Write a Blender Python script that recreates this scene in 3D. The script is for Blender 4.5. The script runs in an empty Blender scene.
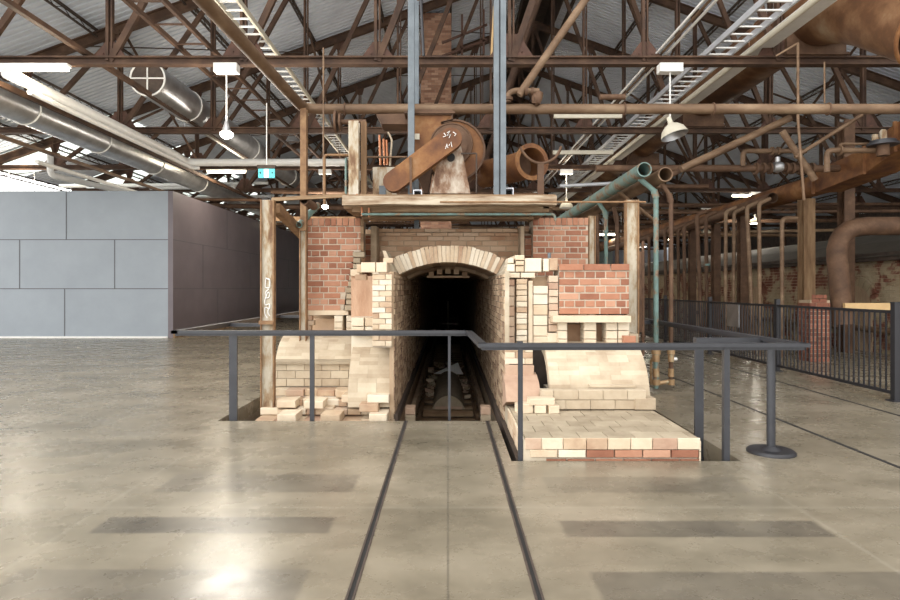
import bpy, math, random
from mathutils import Vector, Matrix
random.seed(7)
R = random.Random(11)
SC = bpy.context.scene
COL = SC.collection
F, CX, CY, EYE = 600.0, 448.0, 288.0, 1.5
def X(px, Y): return (px - CX) * Y / F
def Z(py, Y): return EYE + (CY - py) * Y / F
def V(*a): return Vector(a)

# ------------------------------------------------------------ materials
def _n(nt, t, **kw):
    n = nt.nodes.new(t)
    for k, v in kw.items():
        if k in n.inputs: n.inputs[k].default_value = v
        else: setattr(n, k, v)
    return n
def ramp(nt, fac, stops):
    r = nt.nodes.new('ShaderNodeValToRGB')
    e = r.color_ramp.elements
    while len(e) < len(stops): e.new(0.5)
    for q, (p, c) in zip(e, stops):
        q.position = p; q.color = (*c, 1)
    nt.links.new(fac, r.inputs[0])
    return r.outputs[0]
def mat(name, stops, scale=4.0, rough=.7, metal=0.0, bump=.15, stretch=(1, 1, 1), detail=6, island=0.0, emis=None, spec=.5, dist=0.0):
    m = bpy.data.materials.new(name); m.use_nodes = True
    nt = m.node_tree; L = nt.links; b = nt.nodes['Principled BSDF']
    tc = _n(nt, 'ShaderNodeTexCoord'); mp = _n(nt, 'ShaderNodeMapping')
    mp.inputs['Scale'].default_value = stretch
    L.new(tc.outputs['Object'], mp.inputs[0])
    no = _n(nt, 'ShaderNodeTexNoise', Scale=scale, Detail=detail, Roughness=.62, Distortion=dist)
    L.new(mp.outputs[0], no.inputs['Vector'])
    fac = no.outputs['Fac']
    if island:
        g = _n(nt, 'ShaderNodeNewGeometry')
        mx = _n(nt, 'ShaderNodeMix'); mx.data_type = 'FLOAT'
        mx.inputs[0].default_value = island
        L.new(fac, mx.inputs[2]); L.new(g.outputs['Random Per Island'], mx.inputs[3])
        fac = mx.outputs[0]
    L.new(ramp(nt, fac, stops), b.inputs['Base Color'])
    b.inputs['Roughness'].default_value = rough
    b.inputs['Metallic'].default_value = metal
    b.inputs['Specular IOR Level'].default_value = spec
    if bump:
        n2 = _n(nt, 'ShaderNodeTexNoise', Scale=scale * 5, Detail=4)
        L.new(mp.outputs[0], n2.inputs['Vector'])
        bp = _n(nt, 'ShaderNodeBump', Strength=bump, Distance=.02)
        L.new(n2.outputs['Fac'], bp.inputs['Height']); L.new(bp.outputs[0], b.inputs['Normal'])
    if emis:
        b.inputs['Emission Color'].default_value = (*emis[0], 1)
        b.inputs['Emission Strength'].default_value = emis[1]
    return m
def flat(name, c, rough=.6, metal=0, **k): return mat(name, [(0.3, tuple(x * .88 for x in c)), (.7, c)], 6, rough, metal, .03, **k)

M = {}
M['truss'] = mat('rusty_brown_steel', [(.3, (0.031, 0.015, 0.009)), (.5, (0.069, 0.035, 0.019)), (.7, (0.116, 0.065, 0.037))], 2.2, .75, .1)
M['gusset'] = mat('red_oxide_plate', [(.3, (0.052, 0.024, 0.015)), (.7, (0.104, 0.048, 0.030))], 6, .75)
M['darksteel'] = mat('dark_purlin_steel', [(.3, (.03, .022, .018)), (.7, (.085, .06, .045))], 4, .8)
M['pipe'] = mat('tan_rusty_pipe', [(.3, (0.083, 0.046, 0.023)), (.5, (0.157, 0.094, 0.052)), (.7, (0.247, 0.168, 0.102))], 1.6, .65, .1, .1, (1, 1, 3))
M['rust'] = mat('orange_rust', [(.3, (0.080, 0.030, 0.013)), (.48, (0.152, 0.061, 0.021)), (.6, (0.223, 0.100, 0.033)), (.75, (0.284, 0.165, 0.078))], 3, .7, .15, .12)
M['rustred'] = mat('red_rust', [(.3, (0.056, 0.027, 0.013)), (.55, (0.108, 0.056, 0.029)), (.75, (0.171, 0.100, 0.057))], 3.5, .75)
M['ductrust'] = mat('rusted_duct_steel', [(.3, (0.052, 0.025, 0.013)), (.48, (0.120, 0.053, 0.021)), (.6, (0.202, 0.107, 0.051)), (.75, (0.295, 0.216, 0.137))], 1.3, .6, .2, .08)
M['flaked'] = mat('flaked_white_paint', [(.36, (0.153, 0.081, 0.041)), (.44, (0.306, 0.216, 0.126)), (.52, (0.432, 0.378, 0.288)), (.7, (0.558, 0.522, 0.441))], 7, .8, 0, .2, (1, 1, .35))
M['edge'] = mat('rust_edge', [(.3, (0.145, 0.072, 0.034)), (.7, (0.306, 0.187, 0.093))], 8, .8)
M['timber'] = mat('weathered_timber', [(.3, (0.088, 0.051, 0.027)), (.5, (0.228, 0.144, 0.078)), (.7, (0.401, 0.298, 0.186))], 5, .85, 0, .3, (.25, 1, 2))
M['timberpale'] = mat('pale_painted_timber', [(.36, (0.127, 0.077, 0.041)), (.46, (0.286, 0.205, 0.133)), (.62, (0.482, 0.419, 0.320))], 5, .85, 0, .3, (.3, 1, 2))
M['pedestal'] = mat('rusty_flaked_pedestal', [(.36, (.12, .06, .035)), (.47, (.24, .15, .095)), (.53, (.33, .26, .20)), (.66, (.50, .44, .36))], 7, .8, 0, .2, (1, 1, .5))
M['postwood'] = mat('weathered_post', [(.3, (0.115, 0.063, 0.030)), (.5, (0.220, 0.131, 0.066)), (.7, (0.315, 0.212, 0.119))], 5, .85, 0, .2, (2, 2, .25))
M['reddark'] = mat('dull_red_brick', [(.2, (.13, .045, .028)), (.5, (.23, .085, .05)), (.8, (.32, .14, .09))], 6, .9, 0, .25, island=.5)
M['plank'] = flat('new_pine_plank', (.62, .42, .2))
M['teal'] = mat('teal_paint_over_rust', [(.36, (0.142, 0.081, 0.049)), (.42, (0.227, 0.170, 0.113)), (.47, (0.121, 0.186, 0.165)), (.7, (0.165, 0.270, 0.250))], 5, .6, 0, .12)
M['brass'] = mat('tarnished_brass', [(.3, (.22, .13, .06)), (.6, (.42, .28, .15)), (.75, (.30, .34, .24))], 9, .5, .3)
M['blue'] = mat('galvanised_blue_grey', [(.3, (.085, .105, .12)), (.7, (.15, .175, .195))], 5, .5, .1, .05)
M['galv'] = mat('galvanised_sheet', [(.3, (0.333, 0.333, 0.341)), (.7, (0.523, 0.531, 0.539))], 3, .32, .75, .04)
M['white'] = flat('white_paint', (.80, .80, .77), .5)
M['offwhite'] = flat('cream_paint', (.62, .58, .47), .6)
M['tray'] = flat('pale_steel_tray', (.66, .68, .72), .4, .3)
M['rail'] = mat('charcoal_steel', [(.3, (.028, .0295, .035)), (.7, (.043, .0455, .053))], 5, .45, .1, .02)
M['black'] = flat('black_powder_coat', (.02, .02, .024), .5)
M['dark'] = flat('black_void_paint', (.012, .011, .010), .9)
M['copper'] = flat('copper_pipe', (.50, .21, .10), .45, .4)
M['fire'] = mat('cream_firebrick', [(.2, (0.385, 0.251, 0.164)), (.36, (0.522, 0.396, 0.269)), (.58, (0.644, 0.541, 0.402)), (.85, (0.698, 0.639, 0.524))], 5, .9, 0, .3, island=.55)
M['firesalmon'] = mat('salmon_firebrick', [(.2, (0.337, 0.196, 0.135)), (.5, (0.471, 0.330, 0.236)), (.8, (0.575, 0.459, 0.343))], 5, .9, 0, .3, island=.45)
M['firedust'] = mat('dusty_brick_surface', [(.25, (0.248, 0.198, 0.133)), (.5, (0.368, 0.304, 0.216)), (.8, (0.478, 0.405, 0.294))], 5, .95, 0, .3, island=.25)
M['vaultmat'] = mat('rendered_vault', [(.28, (.34, .26, .175)), (.5, (.48, .395, .285)), (.72, (.60, .52, .39))], 2.6, .95, 0, .25, island=.2)
M['red'] = mat('red_brick', [(.2, (0.237, 0.096, 0.056)), (.5, (0.370, 0.169, 0.100)), (.8, (0.468, 0.263, 0.173))], 6, .9, 0, .25, island=.6)
M['brown'] = mat('brown_dusty_brick', [(.2, (.40, .225, .13)), (.5, (.56, .38, .245)), (.8, (.68, .52, .37))], 4, .9, 0, .25, island=.45)
M['mortar'] = mat('pale_mortar', [(.3, (.42, .35, .27)), (.7, (.57, .49, .39))], 9, .95)
M['mortarbrown'] = mat('brown_mortar', [(.3, (.36, .27, .18)), (.7, (.50, .39, .27))], 9, .95)
M['plaster'] = mat('terracotta_plaster', [(.3, (.42, .25, .16)), (.7, (.62, .43, .30))], 5, .95, 0, .3, (2, 1, .5))
M['greyplaster'] = mat('worn_grey_plaster', [(.25, (.28, .23, .165)), (.5, (.44, .37, .27)), (.75, (.60, .53, .42))], 2.5, .95, 0, .3)
M['soot'] = mat('sooty_tunnel_brick', [(.3, (.20, .125, .08)), (.5, (.38, .27, .175)), (.75, (.54, .42, .29))], 3, .95, 0, .3, (1, 1.5, .4), island=.35)
M['earth'] = mat('dark_pit_earth', [(.3, (.13, .10, .072)), (.7, (.36, .28, .21))], 9, .95, 0, .5)
M['pitwall'] = mat('pit_concrete', [(.3, (.16, .13, .10)), (.7, (.30, .25, .19))], 4, .9)
M['panel'] = mat('grey_panel', [(.3, (0.262, 0.300, 0.338)), (.7, (0.296, 0.336, 0.376))], 1.2, .55, 0, .02)
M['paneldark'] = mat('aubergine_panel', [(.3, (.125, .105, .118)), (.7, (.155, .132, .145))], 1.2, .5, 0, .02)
M['seam'] = flat('dark_seam', (.10, .10, .11))
M['roofsheet'] = mat('weathered_roof_sheet', [(.3, (.56, .60, .67)), (.7, (.72, .77, .84))], .6, .5, 0, 0)
M['kilnroof'] = mat('grey_brown_kiln_cover', [(.3, (0.038, 0.032, 0.023)), (.7, (0.077, 0.063, 0.045))], 1.2, .85)
M['glow'] = mat('lit_tube', [(0, (1, 1, 1)), (1, (1, 1, 1))], 1, .5, 0, 0, emis=((1, .82, .55), 14))
M['flood'] = mat('lit_flood_lamp', [(0, (1, 1, 1)), (1, (1, 1, 1))], 1, .5, 0, 0, emis=((1, .95, .86), 14))
M['signteal'] = mat('lit_teal_sign', [(0, (.05, .4, .42)), (1, (.05, .4, .42))], 1, .5, 0, 0, emis=((.06, .34, .38), .6))
M['signwhite'] = mat('lit_sign_white', [(0, (.9, .9, .9)), (1, (.9, .9, .9))], 1, .5, 0, 0, emis=((.8, 1, 1), 1.0))
M['chimneymortar'] = flat('chimney_mortar', (.26, .19, .14), .9)
M['chimney'] = mat('chimney_brick', [(.2, (.22, .11, .07)), (.5, (.36, .20, .13)), (.8, (.46, .29, .20))], 4, .9, 0, .2, island=.6)
M['oldwall'] = mat('patched_brick_wall', [(.36, (0.110, 0.036, 0.021)), (.45, (0.180, 0.069, 0.041)), (.50, (0.307, 0.241, 0.150)), (.7, (0.397, 0.331, 0.224))], 1.3, .9, 0, .3, island=.08, dist=.8)

def skylight_mat():
    m = bpy.data.materials.new('translucent_roof_sheet'); m.use_nodes = True
    nt = m.node_tree; nt.nodes.clear()
    o = _n(nt, 'ShaderNodeOutputMaterial'); a = _n(nt, 'ShaderNodeBsdfTranslucent', Color=(.85, .92, .88, 1))
    d = _n(nt, 'ShaderNodeBsdfDiffuse', Color=(.8, .82, .78, 1)); x = _n(nt, 'ShaderNodeMixShader', Fac=.3)
    nt.links.new(a.outputs[0], x.inputs[1]); nt.links.new(d.outputs[0], x.inputs[2]); nt.links.new(x.outputs[0], o.inputs[0])
    return m
M['sky'] = skylight_mat()

def floor_mat():
    m = bpy.data.materials.new('polished_concrete'); m.use_nodes = True
    nt = m.node_tree; L = nt.links; b = nt.nodes['Principled BSDF']
    g = _n(nt, 'ShaderNodeNewGeometry'); sx = _n(nt, 'ShaderNodeSeparateXYZ'); L.new(g.outputs['Position'], sx.inputs[0])
    def nz(s, d=8, dist=0, sc=(1, 1, 1)):
        mp = _n(nt, 'ShaderNodeMapping'); mp.inputs['Scale'].default_value = sc; L.new(g.outputs['Position'], mp.inputs[0])
        n = _n(nt, 'ShaderNodeTexNoise', Scale=s, Detail=d, Roughness=.65, Distortion=dist); L.new(mp.outputs[0], n.inputs['Vector']); return n.outputs['Fac']
    def ma(op, a, bb=None, c=None):
        n = _n(nt, 'ShaderNodeMath', operation=op)
        for i, v in enumerate((a, bb, c)):
            if v is None: continue
            if isinstance(v, (int, float)): n.inputs[i].default_value = v
            else: L.new(v, n.inputs[i])
        return n.outputs[0]
    base = ramp(nt, nz(.8, 10, .15, (1, 1.8, 1)), [(.3, (.13, .113, .082)), (.5, (.215, .187, .138)), (.7, (.30, .262, .20))])
    fine = nz(9, 8)
    mixc = _n(nt, 'ShaderNodeMix'); mixc.data_type = 'RGBA'; mixc.blend_type = 'MULTIPLY'; mixc.inputs[0].default_value = .5
    L.new(base, mixc.inputs[6]); L.new(ramp(nt, fine, [(.3, (.80, .79, .77)), (.7, (1, 1, 1))]), mixc.inputs[7])
    col = mixc.outputs[2]
    def band(v, c, hw, soft=.01):     # 1 inside |v-c|<hw
        d = ma('ABSOLUTE', ma('SUBTRACT', v, c))
        n = _n(nt, 'ShaderNodeMapRange'); n.inputs[1].default_value = hw + soft; n.inputs[2].default_value = hw; L.new(d, n.inputs[0])
        return n.outputs[0]
    x, y = sx.outputs[0], sx.outputs[1]
    edge = ma('MULTIPLY', ma('SUBTRACT', nz(14, 4), .5), .03)
    xr, yr = ma('ADD', x, edge), ma('ADD', y, edge)
    tot = None
    for xc, xw, yc, yw, st in [(-1.44, .72, 4.62, .2, .75), (-1.47, .72, 3.80, .12, 1), (-1.5, .75, 3.03, .16, .8), (1.5, .74, 4.58, .17, .55), (1.53, .8, 3.74, .115, 1), (1.6, .84, 3.0, .16, .85),
                               (-1.2, .5, 5.6, .2, .35), (-.95, .25, 6.1, .5, .35)]:
        q = ma('MULTIPLY', ma('MULTIPLY', band(xr, xc, xw, .03), band(yr, yc, yw, .02)), st)
        tot = q if tot is None else ma('MAXIMUM', tot, q)
    tot = ma('MULTIPLY', tot, ma('ADD', ma('MULTIPLY', nz(2.2, 5), .9), .1))
    def over(col, fac, c, k=1.0):
        n = _n(nt, 'ShaderNodeMix'); n.data_type = 'RGBA'
        L.new(ma('MULTIPLY', fac, k), n.inputs[0]); L.new(col, n.inputs[6]); n.inputs[7].default_value = (*c, 1); return n.outputs[2]
    col = over(col, tot, (.045, .041, .037), 1.0)
    jl = None
    for xc in (-8.6, -6.0, -4.6, -3.73, -2.36, 2.38, 5.1):
        q = band(x, xc, .006, .012); jl = q if jl is None else ma('MAXIMUM', jl, q)
    for yc in (4.1, 9.4, 15, 21): jl = ma('MAXIMUM', jl, band(y, yc, .006, .02))
    col = over(col, jl, (.40, .37, .30), .2)
    col = over(col, band(x, 0.0, .004, .004), (.06, .055, .045), .5)
    L.new(col, b.inputs['Base Color'])
    rr = _n(nt, 'ShaderNodeMapRange'); rr.inputs[1].default_value = .3; rr.inputs[2].default_value = .7; rr.inputs[3].default_value = .22; rr.inputs[4].default_value = .34
    L.new(nz(3, 6), rr.inputs[0]); L.new(rr.outputs[0], b.inputs['Roughness'])
    b.inputs['Specular IOR Level'].default_value = .6
    bp = _n(nt, 'ShaderNodeBump', Strength=.015, Distance=.01); L.new(fine, bp.inputs['Height']); L.new(bp.outputs[0], b.inputs['Normal'])
    return m
M['floor'] = floor_mat()

# ------------------------------------------------------------ mesh building
class MB:
    def __init__(s): s.v = []; s.f = []; s.mi = []; s.sm = []
    def add(s, vs, fs, mi=0, smooth=False):
        b = len(s.v); s.v += [tuple(p) for p in vs]
        for f in fs: s.f.append(tuple(b + i for i in f)); s.mi.append(mi); s.sm.append(smooth)
        return s
    def box(s, x0, x1, y0, y1, z0, z1, mi=0):
        return s.add([(x, y, z) for x in (x0, x1) for y in (y0, y1) for z in (z0, z1)],
                     [(0, 1, 3, 2), (4, 6, 7, 5), (0, 4, 5, 1), (2, 3, 7, 6), (0, 2, 6, 4), (1, 5, 7, 3)], mi)
    def obox(s, O, A, B, C, mi=0):   # box from corner O along vectors A,B,C
        O, A, B, C = map(Vector, (O, A, B, C))
        vs = [O + A * i + B * j + C * k for i in (0, 1) for j in (0, 1) for k in (0, 1)]
        return s.add(vs, [(0, 1, 3, 2), (4, 6, 7, 5), (0, 4, 5, 1), (2, 3, 7, 6), (0, 2, 6, 4), (1, 5, 7, 3)], mi)
    def bar(s, p, q, w, h, up=(0, 0, 1), mi=0):   # rectangular bar centred on p-q, w sideways, h along up
        p, q = Vector(p), Vector(q); d = q - p; u = Vector(up)
        sd = d.cross(u)
        if sd.length < 1e-6: sd = d.cross(Vector((0, 1, 0)))
        sd.normalize(); u = sd.cross(d).normalized()
        return s.obox(p - sd * w / 2 - u * h / 2, d, sd * w, u * h, mi)
    def ibar(s, p, q, w, h, t, up=(0, 0, 1), mi=0):   # I section
        p, q = Vector(p), Vector(q); d = q - p; sd = d.cross(Vector(up))
        if sd.length < 1e-6: sd = d.cross(Vector((0, 1, 0)))
        sd.normalize(); u = sd.cross(d).normalized()
        s.bar(p, q, t, h - 2 * t, u, mi); o = u * (h - t) / 2
        s.bar(p + o, q + o, w, t, u, mi); s.bar(p - o, q - o, w, t, u, mi); return s
    def tube(s, pts, r, n=12, mi=0, hollow=0, cap=True, mi2=None):
        pts = [Vector(p) for p in pts]; rs = r if isinstance(r, (list, tuple)) else [r] * len(pts)
        t = [(pts[min(i + 1, len(pts) - 1)] - pts[max(i - 1, 0)]).normalized() for i in range(len(pts))]
        a = t[0].orthogonal().normalized(); rings = []
        for i, p in enumerate(pts):
            a = (a - t[i] * a.dot(t[i])).normalized(); b = t[i].cross(a)
            rings.append([(a * math.cos(6.28318 * k / n) + b * math.sin(6.28318 * k / n)) for k in range(n)])
        vs = [pts[i] + rings[i][k] * rs[i] for i in range(len(pts)) for k in range(n)]
        m = len(pts)
        s.add(vs, [(i * n + k, i * n + (k + 1) % n, (i + 1) * n + (k + 1) % n, (i + 1) * n + k) for i in range(m - 1) for k in range(n)], mi, True)
        if hollow:
            vi = [pts[i] + rings[i][k] * (rs[i] - hollow) for i in range(m) for k in range(n)]
            s.add(vi, [(i * n + k, (i + 1) * n + k, (i + 1) * n + (k + 1) % n, i * n + (k + 1) % n) for i in range(m - 1) for k in range(n)], mi if mi2 is None else mi2, True)
            for e in (0, m - 1):
                vv = [pts[e] + rings[e][k] * rs[e] for k in range(n)] + [pts[e] + rings[e][k] * (rs[e] - hollow) for k in range(n)]
                s.add(vv, [(k, (k + 1) % n, n + (k + 1) % n, n + k) for k in range(n)], mi)
        elif cap:
            for e in (0, m - 1): s.add([pts[e] + rings[e][k] * rs[e] for k in range(n)], [tuple(range(n))], mi)
        return s
    def prism(s, poly, D, mi=0):   # poly: list of 3D points, extruded by vector D
        n = len(poly); D = Vector(D); P = [Vector(p) for p in poly]
        return s.add(P + [p + D for p in P], [tuple(range(n)), tuple(range(2 * n - 1, n - 1, -1))] + [(i, n + i, n + (i + 1) % n, (i + 1) % n) for i in range(n)], mi)
    def disc(s, c, axis, r, th, n=24, mi=0):
        a = Vector(axis).normalized(); return s.tube([Vector(c) - a * th / 2, Vector(c) + a * th / 2], r, n, mi)
    def ring(s, c, axis, R_, r, n=24, mi=0, arc=(0, 6.28318)):
        a = Vector(axis).normalized(); u = a.orthogonal().normalized(); w = a.cross(u)
        return s.tube([Vector(c) + (u * math.cos(q) + w * math.sin(q)) * R_ for q in [arc[0] + (arc[1] - arc[0]) * i / n for i in range(n + 1)]], r, 8, mi)
    def brick(s, O, A, B, N, mi=0, c=.004):   # A,B face edge vectors, N outward (depth) vector; O = back lower corner
        O, A, B, N = map(Vector, (O, A, B, N)); a, b, n = A.normalized() * c, B.normalized() * c, N.normalized() * c
        k = [O, O + A, O + A + B, O + B]; m = [p + N - n for p in k]
        t = [O + N + a + b, O + A + N - a + b, O + A + B + N - a - b, O + B + N + a - b]
        return s.add(k + m + t, [(3, 2, 1, 0), (0, 1, 5, 4), (1, 2, 6, 5), (2, 3, 7, 6), (3, 0, 4, 7), (4, 5, 9, 8), (5, 6, 10, 9), (6, 7, 11, 10), (7, 4, 8, 11), (8, 9, 10, 11)], mi)
    def build(s, name, mats, parent=None, loc=None):
        me = bpy.data.meshes.new(name); me.from_pydata(s.v, [], s.f)
        if not isinstance(mats, (list, tuple)): mats = [mats]
        for m in mats: me.materials.append(M[m] if isinstance(m, str) else m)
        me.polygons.foreach_set('material_index', s.mi); me.polygons.foreach_set('use_smooth', s.sm)
        me.update()
        o = bpy.data.objects.new(name, me); COL.objects.link(o)
        if parent: o.parent = parent
        if loc: o.location = loc
        return o
def recentre(o, c):   # keep the geometry where it stands but put the origin at c
    c = Vector(c); o.data.transform(Matrix.Translation(-c)); o.location = c; return o
def courses(mb, O, U, W, N, w, h, bl, bh, m=.01, bond='run', mi=0, mask=None, jit=.003, d=.03, rnd=0.0, pick=None):
    """Lay bricks on a face. O lower corner of the wall face, U/W unit vectors along and up, N outward."""
    O, U, W, N = map(Vector, (O, U, W, N)); j = 0; v = 0
    while v < h - .01:
        hh = min(bh, h - v); L_ = bl
        if bond == 'english' and j % 2: L_ = (bl - m) / 2
        if bond == 'head': L_ = (bl - m) / 2
        off = -R.random() * L_ if rnd else (-(L_ / 2) if (j % 2) else 0)
        u = off
        while u < w - .005:
            l = L_ * (1 + (R.random() - .5) * rnd)
            a, b = max(u, 0), min(u + l, w); u += l + m
            if b - a < .02: continue
            if mask and not mask((a + b) / 2, v + hh / 2): continue
            k = mi if pick is None else pick((a + b) / 2, v + hh / 2)
            mb.brick(O + U * a + W * v, U * (b - a), W * hh, N * (d + R.uniform(-jit, jit)), k)
        v += bh + m; j += 1
    return mb
def fillet(pts, rad, n=6):
    pts = [Vector(p) for p in pts]; out = [pts[0]]
    for i in range(1, len(pts) - 1):
        a, b, c = pts[i - 1], pts[i], pts[i + 1]
        r = min(rad, (a - b).length * .48, (c - b).length * .48)
        p, q = b + (a - b).normalized() * r, b + (c - b).normalized() * r
        for k in range(n + 1):
            t = k / n; out.append(p * (1 - t) ** 2 + b * 2 * t * (1 - t) + q * t * t)
    out.append(pts[-1]); return out
def tag(o, label, cat, group=None, kind=None):
    o['label'] = label; o['category'] = cat
    if group: o['group'] = group
    if kind: o['kind'] = kind
    return o
def thing(name, label, cat, loc=(0, 0, 0), group=None):
    o = bpy.data.objects.new(name, None); COL.objects.link(o); o.location = loc; o.empty_display_size = .2
    return tag(o, label, cat, group)
def copy_tree(o, loc=None, label=None, parent=None):
    c = o.copy(); COL.objects.link(c)
    if parent: c.parent = parent
    if loc is not None: c.location = loc
    if label: c['label'] = label
    for ch in list(o.children): copy_tree(ch, parent=c)
    return c
def struct(o): o['kind'] = 'structure'; return o
def pipe(name, pts, r, m, label, cat='pipe', group=None, rad=None, n=12, hollow=0, flanges=()):
    """one pipe run, origin at its first point; flanges = list of (point, axis)"""
    o0 = Vector(pts[0]); P = [Vector(p) - o0 for p in pts]
    mb = MB().tube(fillet(P, rad or r * 2.2) if len(P) > 2 else P, r, n, 0, hollow)
    o = mb.build(name, m, loc=o0); tag(o, label, cat, group)
    for c, a in flanges:
        MB().disc(Vector(c) - o0, a, r * 1.7, r * .7, 16).build('flange', m, o)
    return o
WORLD, EXPO = 1.6, 0.6
# ------------------------------------------------------------ setting
PX0, PX1, PYL, PYR, SPX = -2.6, 2.54, 6.77, 5.2, .55    # the pit round the kiln
mb = MB(); PB = 46.0; FB = 62.0
def slab(x0, x1, y0, y1): mb.box(x0, x1, y0, y1, -.18, 0)
slab(-32, PX0, -6, FB); slab(PX1, 26, -6, FB); slab(PX0, SPX, -6, PYL); slab(SPX, PX1, -6, PYR); slab(PX0, PX1, PB, FB)
struct(mb.build('floor', 'floor'))
mb = MB().box(PX0 - .1, PX1 + .1, PYR - .1, PB, -.95, -.85)
mb.box(PX0 - .12, PX0 - .002, PYL, PB, -.85, -.18); mb.box(PX1 + .002, PX1 + .12, PYR, PB, -.85, -.18)
mb.box(PX0, SPX, PYL - .12, PYL - .002, -.85, -.18); mb.box(SPX, PX1, PYR - .12, PYR - .002, -.85, -.18); mb.box(SPX - .12, SPX - .002, PYR, PYL, -.85, -.18)
struct(mb.build('floor_pit', 'pitwall'))
for x, w, l in [(-.474, .045, 'dark steel rail strip set in the floor, left one leading into the tunnel'), (.442, .045, 'dark steel rail strip set in the floor, right one leading into the tunnel')]:
    y1 = PYL
    o = MB().box(-w / 2, -w / 2 + .012, -4, y1, 0, .004).box(w / 2 - .012, w / 2, -4, y1, 0, .004).box(-w / 2 + .012, w / 2 - .012, -4, y1, .0, .0015, 1).build('floor_rail', ['darksteel', 'dark'], loc=(x, 0, 0))
    tag(o, l, 'rail')
for x, l in [(3.77, 'narrow dark slot line in the floor right of the round-footed post'), (5.3, 'narrow dark slot line in the floor close to the black fence')]:
    tag(MB().box(-.02, .02, 2, 30, 0, .003).build('floor_slot', 'dark', loc=(x, 0, 0)), l, 'floor slot')

# roof ----------------------------------------------------------------
AX, SL, HS, HC = 3.48, .36, 18.88, 4.0            # ridge X, slope, half span, chord height above eye
ZC = EYE + HC; ZA = ZC + SL * HS
TY = [F * HC * (.004415 + .00194 * i) for i in range(12)]
def roofz(x): return ZA - SL * abs(x - AX)
def corr(mb, xa, xb, y0, y1, mi=0, pitch=.2, amp=.075, up=.27):
    vs = []; prof = [(0, 0), (.60, 0), (.68, 1), (.92, 1)]; n = -1; k0 = int(y0 / pitch)
    seq = [(y0, up)] + [((k + a) * pitch, up + amp * b) for k in range(k0, int(y1 / pitch) + 1) for a, b in prof if y0 < (k + a) * pitch < y1] + [(y1, up)]
    for y, dz in seq:
        n += 1
        vs += [(xa, y, roofz(xa) + dz), (xb, y, roofz(xb) + dz)]
    mb.add(vs, [(2 * i, 2 * i + 1, 2 * i + 3, 2 * i + 2) for i in range(n)], mi, False)
RY0, RY1 = 6.0, 62.0
mb = MB()
corr(mb, AX + .7, AX + HS + .4, RY0, RY1); corr(mb, AX - .7, -11, RY0, RY1); 
bays = []
y = RY0; k = 0
while y < RY1:
    y2 = min(y + 2.33, RY1)
    if y > 18 and k % 2 == 0: bays.append((y, y2))
    else: corr(mb, -11, AX - HS - .4, y, y2)
    y = y2; k += 1
struct(mb.build('ceiling', 'roofsheet'))
mb = MB()
for a, b in bays: corr(mb, -11, AX - HS - .4, a, b)
struct(mb.build('window_roof', 'sky'))
mb = MB().box(AX - .75, AX - .7, RY0, RY1, ZA - .3, ZA + .9).box(AX + .7, AX + .75, RY0, RY1, ZA - .3, ZA + .9).box(AX - .9, AX + .9, RY0, RY1, ZA + .9, ZA + .95)
struct(mb.build('ceiling_ridge_vent', 'darksteel'))
# outer walls
mb = MB().box(AX + HS + .4, AX + HS + .55, 6, RY1, 0, ZC + .1); struct(mb.build('wall_right', 'darksteel'))
mb = MB().box(AX - HS - .6, AX - HS - .45, 17, RY1, 0, 3.3); struct(mb.build('wall_left', 'paneldark'))
mb = MB().prism([(AX - HS - .6, 62.2, 0), (AX + HS + .5, 62.2, 0), (AX + HS + .5, 62.2, ZC + .2), (AX, 62.2, ZA + .9), (AX - HS - .6, 62.2, ZC + .2)], (0, .2, 0))
struct(mb.build('wall_back', 'roofsheet'))
struct(MB().box(-9, 17, 61.9, 62.1, 3.6, 7.4).build('glint_band_back', 'sky'))  # translucent band added to give bright glints at the far end
# gallery partition, left
mb = MB().box(-22, -8.4, 18, 18.15, 0, 4.41)
zs = [0.05, 1.48, 2.95, 4.41]
struct(mb.build('wall_partition_front', 'panel'))
mb = MB()
for z in (1.48, 2.95): mb.box(-22, -8.4, 17.992, 18, z - .012, z + .012)
for x, z0, z1 in [(-11.5, 0, 1.48), (-17, 0, 1.48), (-10.0, 1.48, 2.95), (-12.85, 1.48, 2.95), (-11.45, 2.95, 4.41), (-16, 2.95, 4.41)]: mb.box(x - .012, x + .012, 17.992, 18, z0, z1)
struct(mb.build('trim_partition_seams', 'seam'))
struct(MB().box(-22, -8.4, 17.96, 18, 0, .05).build('baseboard_partition', 'white'))
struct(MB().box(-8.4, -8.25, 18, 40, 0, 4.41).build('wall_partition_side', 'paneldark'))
mb = MB()
for z in (1.48, 2.95): mb.box(-8.25, -8.242, 18, 40, z - .01, z + .01)
for y, z0, z1 in [(21.5, 0, 1.48), (20.2, 1.48, 2.95), (22.4, 2.95, 4.41), (26.5, 2.95, 4.41), (25, 1.48, 2.95), (29, 0, 1.48), (31, 1.48, 2.95)]: mb.box(-8.25, -8.242, y - .015, y + .015, z0, z1)
struct(mb.build('trim_partition_side_seams', 'seam'))
struct(MB().box(-8.25, -8.2, 18, 40, 0, .12).build('baseboard_partition_side', 'timber'))

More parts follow.
